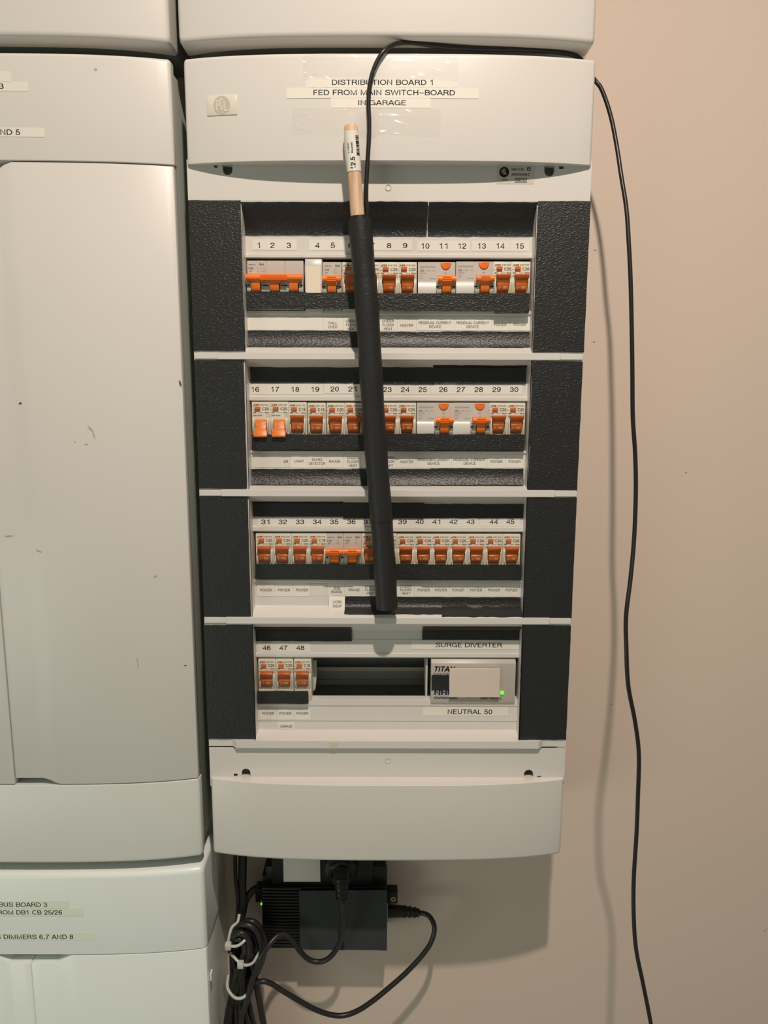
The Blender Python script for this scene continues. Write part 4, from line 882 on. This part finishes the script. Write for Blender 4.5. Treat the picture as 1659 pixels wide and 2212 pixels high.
# =================================================================== rod wrapped in black
ra, rb = P(757.5, 270, .1335), P(773.5, 480, .1290); rc0, rc1 = P(776.5, 474, .1285), P(835, 1313, .1195)
ROD = empty('wooden_dowel', tuple(rc1), 'pale wooden dowel wrapped in black foam leaning diagonally across all breaker rows', 'rod')
q = MB(); q.tube([ra + (rb - ra) * k for k in (0, .02, .5, 1, 1.3)], [.0050, .0058, .0060, .0062, .0062], 28); q.build('dowel', M['wood'], ROD, smooth=True)
q = MB(); n = 40; pts = []; rr = []
for i in range(n + 1):
    u = i / n; p = rc0.lerp(rc1, u); p.x += .0006 * math.sin(u * 9) + .0009 * math.sin(u * 3.1); pts.append(p); rr.append((.0103 if u < .13 else .0107) + .00025 * math.sin(u * 37) + (.0004 if .70 < u < .72 else 0))
q.tube(pts, rr, 30); q.build('black_wrap', M['tape_rod'], ROD, smooth=True)
for u in (.132, .755):
    q = MB(); p = rc0.lerp(rc1, u); p2 = rc0.lerp(rc1, u + .0022); i = int(u * n); p = pts[i].lerp(pts[i + 1], u * n - i); q.tube([p, p + (rc1 - rc0).normalized() * .0012], rr[i] + .0004, 30); q.build('wrap_seam', M['tape_rod'], ROD, smooth=True)
q = MB(); q.tube([rc0 + (rc0 - rc1).normalized() * .0025, rc0 + (rc1 - rc0).normalized() * .002], [.0088, .0094], 24); q.build('wrap_lining', M['cord'], ROD, smooth=True)
# price sticker
d_ = (rb - ra).normalized(); nrm = Vector((0, -1, 0)); nrm = (nrm - d_ * nrm.dot(d_)).normalized(); sd_ = d_.cross(nrm); 
if sd_.x < 0: sd_ = -sd_
def cyl(s_, a, r): return ra + d_ * s_ + (nrm * math.cos(a) + sd_ * math.sin(a)) * r
q = MB(); Ls = (P(776, 370, .1285) - P(757.5, 284, .1335)).length; s0 = (P(757.5, 285, .1335) - ra).length; nA = 22
vs = [cyl(s0 + Ls * j / 10, -2.2 + 3.6 * i / nA, .00635 + (.0018 * math.sin(math.pi * min(1, j / 10)) ** .5 * max(0, 1 - i / 5) if 1 < j < 10 else 0)) for j in range(11) for i in range(nA + 1)]
q.add(vs, [(j * (nA + 1) + i, j * (nA + 1) + i + 1, (j + 1) * (nA + 1) + i + 1, (j + 1) * (nA + 1) + i) for j in range(10) for i in range(nA)])
st = q.build('price_sticker', M['paper'], ROD, smooth=True)
q = MB()
def cyltext(s, a0, sc_, h, wd, bold=0.0):
    v, f, w0 = glyphs(s, bold); k = wd / w0; q.add([cyl(s0 + sc_ - a * k, a0 + b_ * h / -.0066 * -1 * -1, .0066) for a, b_, l_ in v], f)
cyltext('12.5', -.05, Ls * .80, .0040, .0095, .03); cyltext('Rounds', -.1 + .05, Ls * .42, .0016, .0085, .02); cyltext('x 1.8mtr', -.55, Ls * .42, .0014, .0085, .02)
rnd = random.Random(3); s_ = Ls * .12
while s_ < Ls * .62:
    wd = rnd.choice((.0003, .0005, .0008)); a0, a1 = .55, 1.12
    q.add([cyl(s0 + s_, a0, .0066), cyl(s0 + s_, (a0 + a1) / 2, .0066), cyl(s0 + s_, a1, .0066), cyl(s0 + s_ + wd, a1, .0066), cyl(s0 + s_ + wd, (a0 + a1) / 2, .0066), cyl(s0 + s_ + wd, a0, .0066)], [(0, 1, 4, 5), (1, 2, 3, 4)]); s_ += wd + rnd.choice((.0003, .0005, .0007))
q.build('sticker_printing', M['ink'], st)

# =================================================================== cord
cp = [(793.5, 460, .1262), (792.5, 448, .1262), (791, 430, .1262), (791.5, 395, .1262), (794.5, 340, .1258), (797, 300, .1255), (797.5, 262, .1253), (796, 225, .1253), (798, 190, .1253), (804, 160, .1253), (815, 132, .1253), (829, 111, .1250), (846, 98, .121), (866, 92.5, .1155), (892, 92.5, .1115), (920, 96, .1105), (960, 101, .108), (1020, 105, .104), (1090, 106.5, .101), (1160, 109, .0975), (1215, 114, .094), (1250, 124, .087), (1266, 145, .081), (1279, 165, .082), (1288, 177, .0865),
      (1298, 190, .088), (1310, 220, .090), (1322, 262, .093), (1333, 320, .098), (1342, 380, .105), (1353, 450, .112), (1358, 520, .118), (1362, 600, .123), (1364.5, 700, .128), (1366, 800, .133), (1367, 900, .138), (1372, 980, .142), (1373.5, 1060, .147), (1370, 1160, .157), (1362, 1250, .170), (1352.5, 1330, .182), (1353, 1400, .187), (1357, 1480, .187), (1372, 1560, .184), (1380, 1630, .182), (1378, 1720, .180), (1375, 1800, .180), (1369, 1900, .181), (1369, 1980, .185), (1374, 2050, .190), (1388, 2120, .196), (1402, 2190, .2), (1420, 2290, .205), (1440, 2400, .205), (1450, 2600, .2)]
q = MB(); q.tube(spline(pxs(cp), 6), .00195, 12)
tag(q.build('black_cord', M['cord'], smooth=True), 'long thin black cord looping over the top cover and hanging down the bare wall', 'cord')
# clear tape holding it
for k, (a, b_, c_, d0, lab) in enumerate(((655, 990, 118, 173, 'crinkled clear tape over the cord above the DISTRIBUTION BOARD label'), (631, 952, 233, 292, 'crinkled clear tape over the cord below the IN GARAGE label'))):
    x0, x1 = PX(a, (c_ + d0) / 2, DT), PX(b_, (c_ + d0) / 2, DT); z1, z0 = PZ(c_, DT), PZ(d0, DT); rnd = random.Random(k + 5)
    cl = [v for v in spline(pxs(cp[:14]), 6)]
    def near(x, z): return min((((p.x - x) ** 2 + (p.z - z) ** 2) ** .5, -p.y) for p in cl)
    nx, nz = 84, 24; vs = []
    wr_ = [(rnd.uniform(x0, x1), rnd.uniform(z0, z1), rnd.uniform(-.9, .2), rnd.uniform(.003, .010)) for _ in range(16)]
    for j in range(nz + 1):
        for i in range(nx + 1):
            x = x0 + (x1 - x0) * i / nx; z = z1 + (z0 - z1) * j / nz + .0009 * math.sin(i * .13 + k)
            dd, dp = near(x, z); d = dbsurf(x) + .0004
            if dd < .009: d = max(d, dbsurf(x) + .0048 * (1 - (dd / .009)) ** .7)
            for wx, wz, wa, wl in wr_:
                u = (x - wx) * math.cos(wa) + (z - wz) * math.sin(wa); v = -(x - wx) * math.sin(wa) + (z - wz) * math.cos(wa)
                d += .0007 * math.exp(-(u / wl) ** 2 - (v / .0011) ** 2)
            vs.append((x, -d, z))
    q = MB(); q.add(vs, [(j * (nx + 1) + i, j * (nx + 1) + i + 1, (j + 1) * (nx + 1) + i + 1, (j + 1) * (nx + 1) + i) for j in range(nz) for i in range(nx)])
    tag(q.build('clear_tape', M['clear'], smooth=True), lab, 'tape', 'clear adhesive tape over the cord')

# =================================================================== things under the board
# black power box on the wall
q = MB(); PBk = empty('power_outlet_block', tuple(P(700, 1912, .03)), 'black outlet block with white plate directly under the distribution board', 'power outlet')
def pbox(mb, px0, px1, py0, py1, d0, d1, dz=None):
    pm = (py0 + py1) / 2; mb.box(PX(px0, pm, d1), PX(px1, pm, d1), PZ(py1, d1), PZ(py0, d1), d0, d1)
pbox(q, 586, 806, 1800, 1914, .0005, .040); pbox(q, 574, 834, 1872, 1912, .0005, .036); pbox(q, 566, 580, 1892, 1912, .0005, .034); q.build('housing', M['black'], PBk, bevel=.0012)
q = MB(); pbox(q, 611.5, 691.5, 1800, 1905.5, .040, .0425); q.build('white_plate', M['paper_grey'], PBk, bevel=.0004)
# power adapter
AD = empty('power_adapter', tuple(P(700, 2052, .03)), 'black finned power adapter on the wall under the board', 'power adapter')
q = MB(); pbox(q, 567, 836, 1917, 2049, .0005, .043); q.build('housing', M['black'], AD, bevel=.001)
q = MB()
for i in range(19):
    y = 1919.5 + i * 6.75; pbox(q, 566, 650, y, y + 4.0, .043, .0462)
tag(q.build('cooling_fins', M['black_metal'], AD, bevel=.0006, seg=2), None, kind='stuff')
q = MB(); pbox(q, 551.5, 566, 1922, 1950, .02, .036); q.build('side_lug', M['black'], AD, bevel=.0008)
q = MB(); c = P(564.5, 1953.5, .038); q.tube([(c.x, -.0365, c.z), (c.x, -.0385, c.z)], [.0012, .0009], 12); q.build('status_light', M['led'], AD)
q = MB(); pbox(q, 836, 859, 1928, 1953, .025, .040); q.build('mounting_lug', M['black'], AD, bevel=.001)
q = MB(); c = P(849.5, 1942, .041); q.tube([(c.x, -.040, c.z), (c.x, -.0415, c.z)], .0030, 18); scr = q.build('lug_screw', M['screw'], AD)
q = MB(); q.box(c.x - .0018, c.x + .0018, c.z - .0004, c.z + .0004, .0415, .0417); q.box(c.x - .0004, c.x + .0004, c.z - .0018, c.z + .0018, .0415, .0417); q.build('cross_slot', M['dark'], scr)
x0, x1 = PX(647, 1990, .0475), PX(836, 1990, .0475)
sheet('dark_sheet', M['sheet'], x0, x1, PZ(2052.5, .0475), PZ(1924, .0475), lambda x, z: .0466, .0008, 'dark textured square sheet stuck over the right side of the power adapter', 'sheet', None, rag=.0003, skew=(.001, -.001))
# plug and its lead
PL = empty('mains_plug', tuple(P(738, 1935, .06)), 'round black plug with ribbed neck under the board', 'plug')
q = MB(); a, b_ = P(738, 1872, .041), P(738, 1878, .064)
q.tube([a, a.lerp(b_, .35), a.lerp(b_, .7), b_, b_ + Vector((0, -.001, 0))], [.019, .019, .0165, .013, .010], 32); q.build('plug_body', M['black'], PL, smooth=True)
q = MB(); nk = spline(pxs([(738, 1882, .062), (738, 1900, .070), (738, 1918, .0735), (738, 1940, .074)]), 8); rr = [.0105 - .0052 * i / (len(nk) - 1) + (.0008 if i % 4 < 2 and i > 8 else 0) for i in range(len(nk))]; q.tube(nk, rr, 22)
q.build('ribbed_neck', M['black'], PL, smooth=True)
q = MB(); c = P(738, 1942, .074); q.tube([c + Vector((0, 0, .002)), c + Vector((0, 0, -.0005))], [.0062, .0056], 20); q.build('neck_collar', M['black'], PL, smooth=True)
q = MB(); q.tube(spline(pxs([(738, 1936, .074), (739, 1955, .0745), (740.5, 1975, .0745), (741, 1998, .072), (737, 2025, .068), (727, 2050, .064), (710, 2070, .060), (690, 2077.5, .058), (668, 2073, .058), (650, 2057, .060), (635, 2036, .063), (622, 2021, .066), (609, 2018, .068), (594, 2026, .073), (578, 2046, .080), (562, 2070, .084), (552, 2098, .080), (540, 2135, .078), (528, 2180, .080), (520, 2230, .080), (515, 2600, .090)]), 6), .0030, 12)
tag(q.build('power_lead', M['cable'], smooth=True), 'black lead dropping from the round plug and curling up to the cable bundle', 'cable')
CN = empty('cord_connector', tuple(P(870, 1968, .03)), 'black ribbed connector plugged into the right side of the adapter', 'plug')
q = MB(); A_ = pxs([(838, 1968, .032), (862, 1968.5, .032), (884, 1970, .033), (906, 1972, .034)]); cs_ = spline(A_, 8)
q.tube(cs_, [(.0078 - .0030 * i / (len(cs_) - 1)) + (.0006 if (i > 11 and i % 4 < 2) else -.0003 if i > 11 else 0) for i in range(len(cs_))], 20); q.build('connector_body', M['black'], CN, smooth=True)
q = MB(); q.tube(spline(pxs([(903, 1972, .034), (916, 1973.5, .036), (928, 1980, .040), (937, 1996, .046), (938, 2014, .050), (930, 2038, .053), (915, 2060, .056), (895, 2083, .058), (870, 2108, .060), (840, 2134, .062), (808, 2160, .064), (775, 2182, .066), (745, 2193, .068), (715, 2192, .070), (680, 2180, .072), (645, 2161, .073), (610, 2140, .073), (588, 2126, .073), (570, 2120, .0742), (553, 2122, .0742)]), 6), .0029, 12)
tag(q.build('adapter_lead', M['cable'], smooth=True), 'black lead running in a wide loop from the adapter connector back to the cable bundle', 'cable')
# drop cables and bundle
def cable(pts, r, lab, group=None, mt='cable', nm='hanging_cable'):
    q = MB(); q.tube(spline(pxs(pts), 6), r, 10); return tag(q.build(nm, M[mt], smooth=True), lab, 'cable', group)
cable([(508, 1835, .030), (508, 1870, .034), (509, 1900, .040), (513, 1930, .046), (514, 1965, .050), (510, 2000, .054)], .0022, 'thin black cable dropping left of the thick one under the board')
cable([(525, 1835, .030), (524, 1870, .034), (523, 1910, .040), (524, 1950, .046), (520, 1985, .052), (516, 2010, .056)], .0049, 'thick black sleeved cable dropping under the board')
cable([(560, 1916, .030), (548, 1922, .034), (537, 1934, .038), (529, 1950, .042), (524, 1975, .046)], .0040, 'short black cable curving from the adapter to the thick sleeve')
BG = 'tangled black cables of the hanging bundle'
BN = empty('cable_bundle', tuple(P(520, 2250, .05)), 'thick hanging bundle of coiled black cables held by white zip ties', 'cable bundle')
def strand(pts, r=.0033):
    w_ = pxs(pts); w_[-1].x += .006; w_.append(w_[-1] + Vector((.018, .004, -.14))); q = MB(); q.tube(spline(w_, 6), r, 10); return q.build('cable_strand', M['cable'], BN, smooth=True)
strand([(512, 2045, .066), (506, 2015, .068), (522, 1998, .072), (545, 2003, .074), (560, 2025, .074), (566, 2055, .073), (560, 2085, .070), (545, 2110, .066), (530, 2150, .062), (520, 2200, .060), (510, 2250, .06)], .0036)
strand([(515, 2010, .062), (530, 1992, .066), (548, 1992, .068), (564, 2010, .066), (571, 2040, .064), (566, 2075, .062), (548, 2120, .058), (535, 2170, .056), (538, 2250, .055)], .0036)
strand([(502, 2040, .070), (504, 2022, .076), (518, 2015, .080), (533, 2024, .080), (540, 2045, .078), (536, 2070, .074), (524, 2095, .070), (515, 2130, .066), (500, 2180, .064), (490, 2250, .062)], .0038)
strand([(498, 2055, .064), (500, 2036, .072), (512, 2028, .078), (524, 2034, .079), (530, 2050, .077), (522, 2075, .073), (512, 2105, .068), (505, 2140, .064), (492, 2190, .062), (482, 2250, .06)], .0034)
strand([(518, 1998, .056), (520, 2020, .058), (530, 2045, .062), (548, 2055, .064), (556, 2040, .066), (548, 2020, .068), (535, 2012, .070), (522, 2015, .070)], .0036)
for i, (xa, xb, xc_, r) in enumerate(((504, 503, 486, .0036), (514, 508, 500, .0034), (524, 516, 508, .0036), (532, 525, 516, .0034), (540, 532, 528, .0036), (548, 538, 545, .0034), (508, 512, 480, .0034), (536, 520, 534, .0036), (528, 530, 500, .0036))):
    dp = .050 + .004 * (i % 4) + (.006 if i in (2, 3, 8) else 0)
    strand([(xa, 2030, dp), (xa - 2 + (i % 3) * 3, 2065, dp + .002), (xb, 2110, dp + .001), (xb - 3, 2150, dp), ((xb + xc_) / 2, 2185, dp + .003), (xc_, 2250, dp)], r)
# zip ties
def zip_tie(pts, hx, hy, hd, lab, r=.0016):
    z = empty('zip_tie', tuple(P(hx, hy, hd)), lab, 'zip tie', 'white zip ties on the cable bundle')
    q = MB(); q.tube(spline(pxs(pts), 6), r, 8); q.build('strap', M['zip'], z, smooth=True)
    if hd < .2:
        q = MB(); c = P(hx, hy, hd); q.box(c.x - .0034, c.x + .0034, c.z - .0036, c.z + .0036, hd - .003, hd + .0035); q.build('lock_head', M['zip'], z, bevel=.001)
    return z
zip_tie([(517, 1975, .062), (513, 1992, .068), (502, 2002, .074), (496, 2018, .078), (493, 2040, .080), (500, 2044, .083), (513, 2043, .084), (524, 2036, .084), (534, 2025, .080)], 493, 2043, .082, 'upper white zip tie around the top coil of the cable bundle')
zip_tie([(498, 2060, .072), (508, 2070, .080), (519, 2081, .0835), (532, 2085, .083), (546, 2080, .078), (555, 2066, .070), (564, 2050, .07)], 520, 2083, .0835, 'middle white zip tie across the front of the cable bundle')
z3 = empty('zip_tie', tuple(P(516, 2158, .078)), 'lowest white zip tie looped around the cable bundle', 'zip tie', 'white zip ties on the cable bundle')
q = MB(); q.tube(spline(pxs([(493, 2108, .060), (491, 2130, .072), (498, 2146, .078), (510, 2156, .080), (524, 2155, .080), (535, 2145, .077), (540, 2128, .068), (536, 2115, .05)]), 6), .0017, 8); q.build('strap', M['zip'], z3, smooth=True)
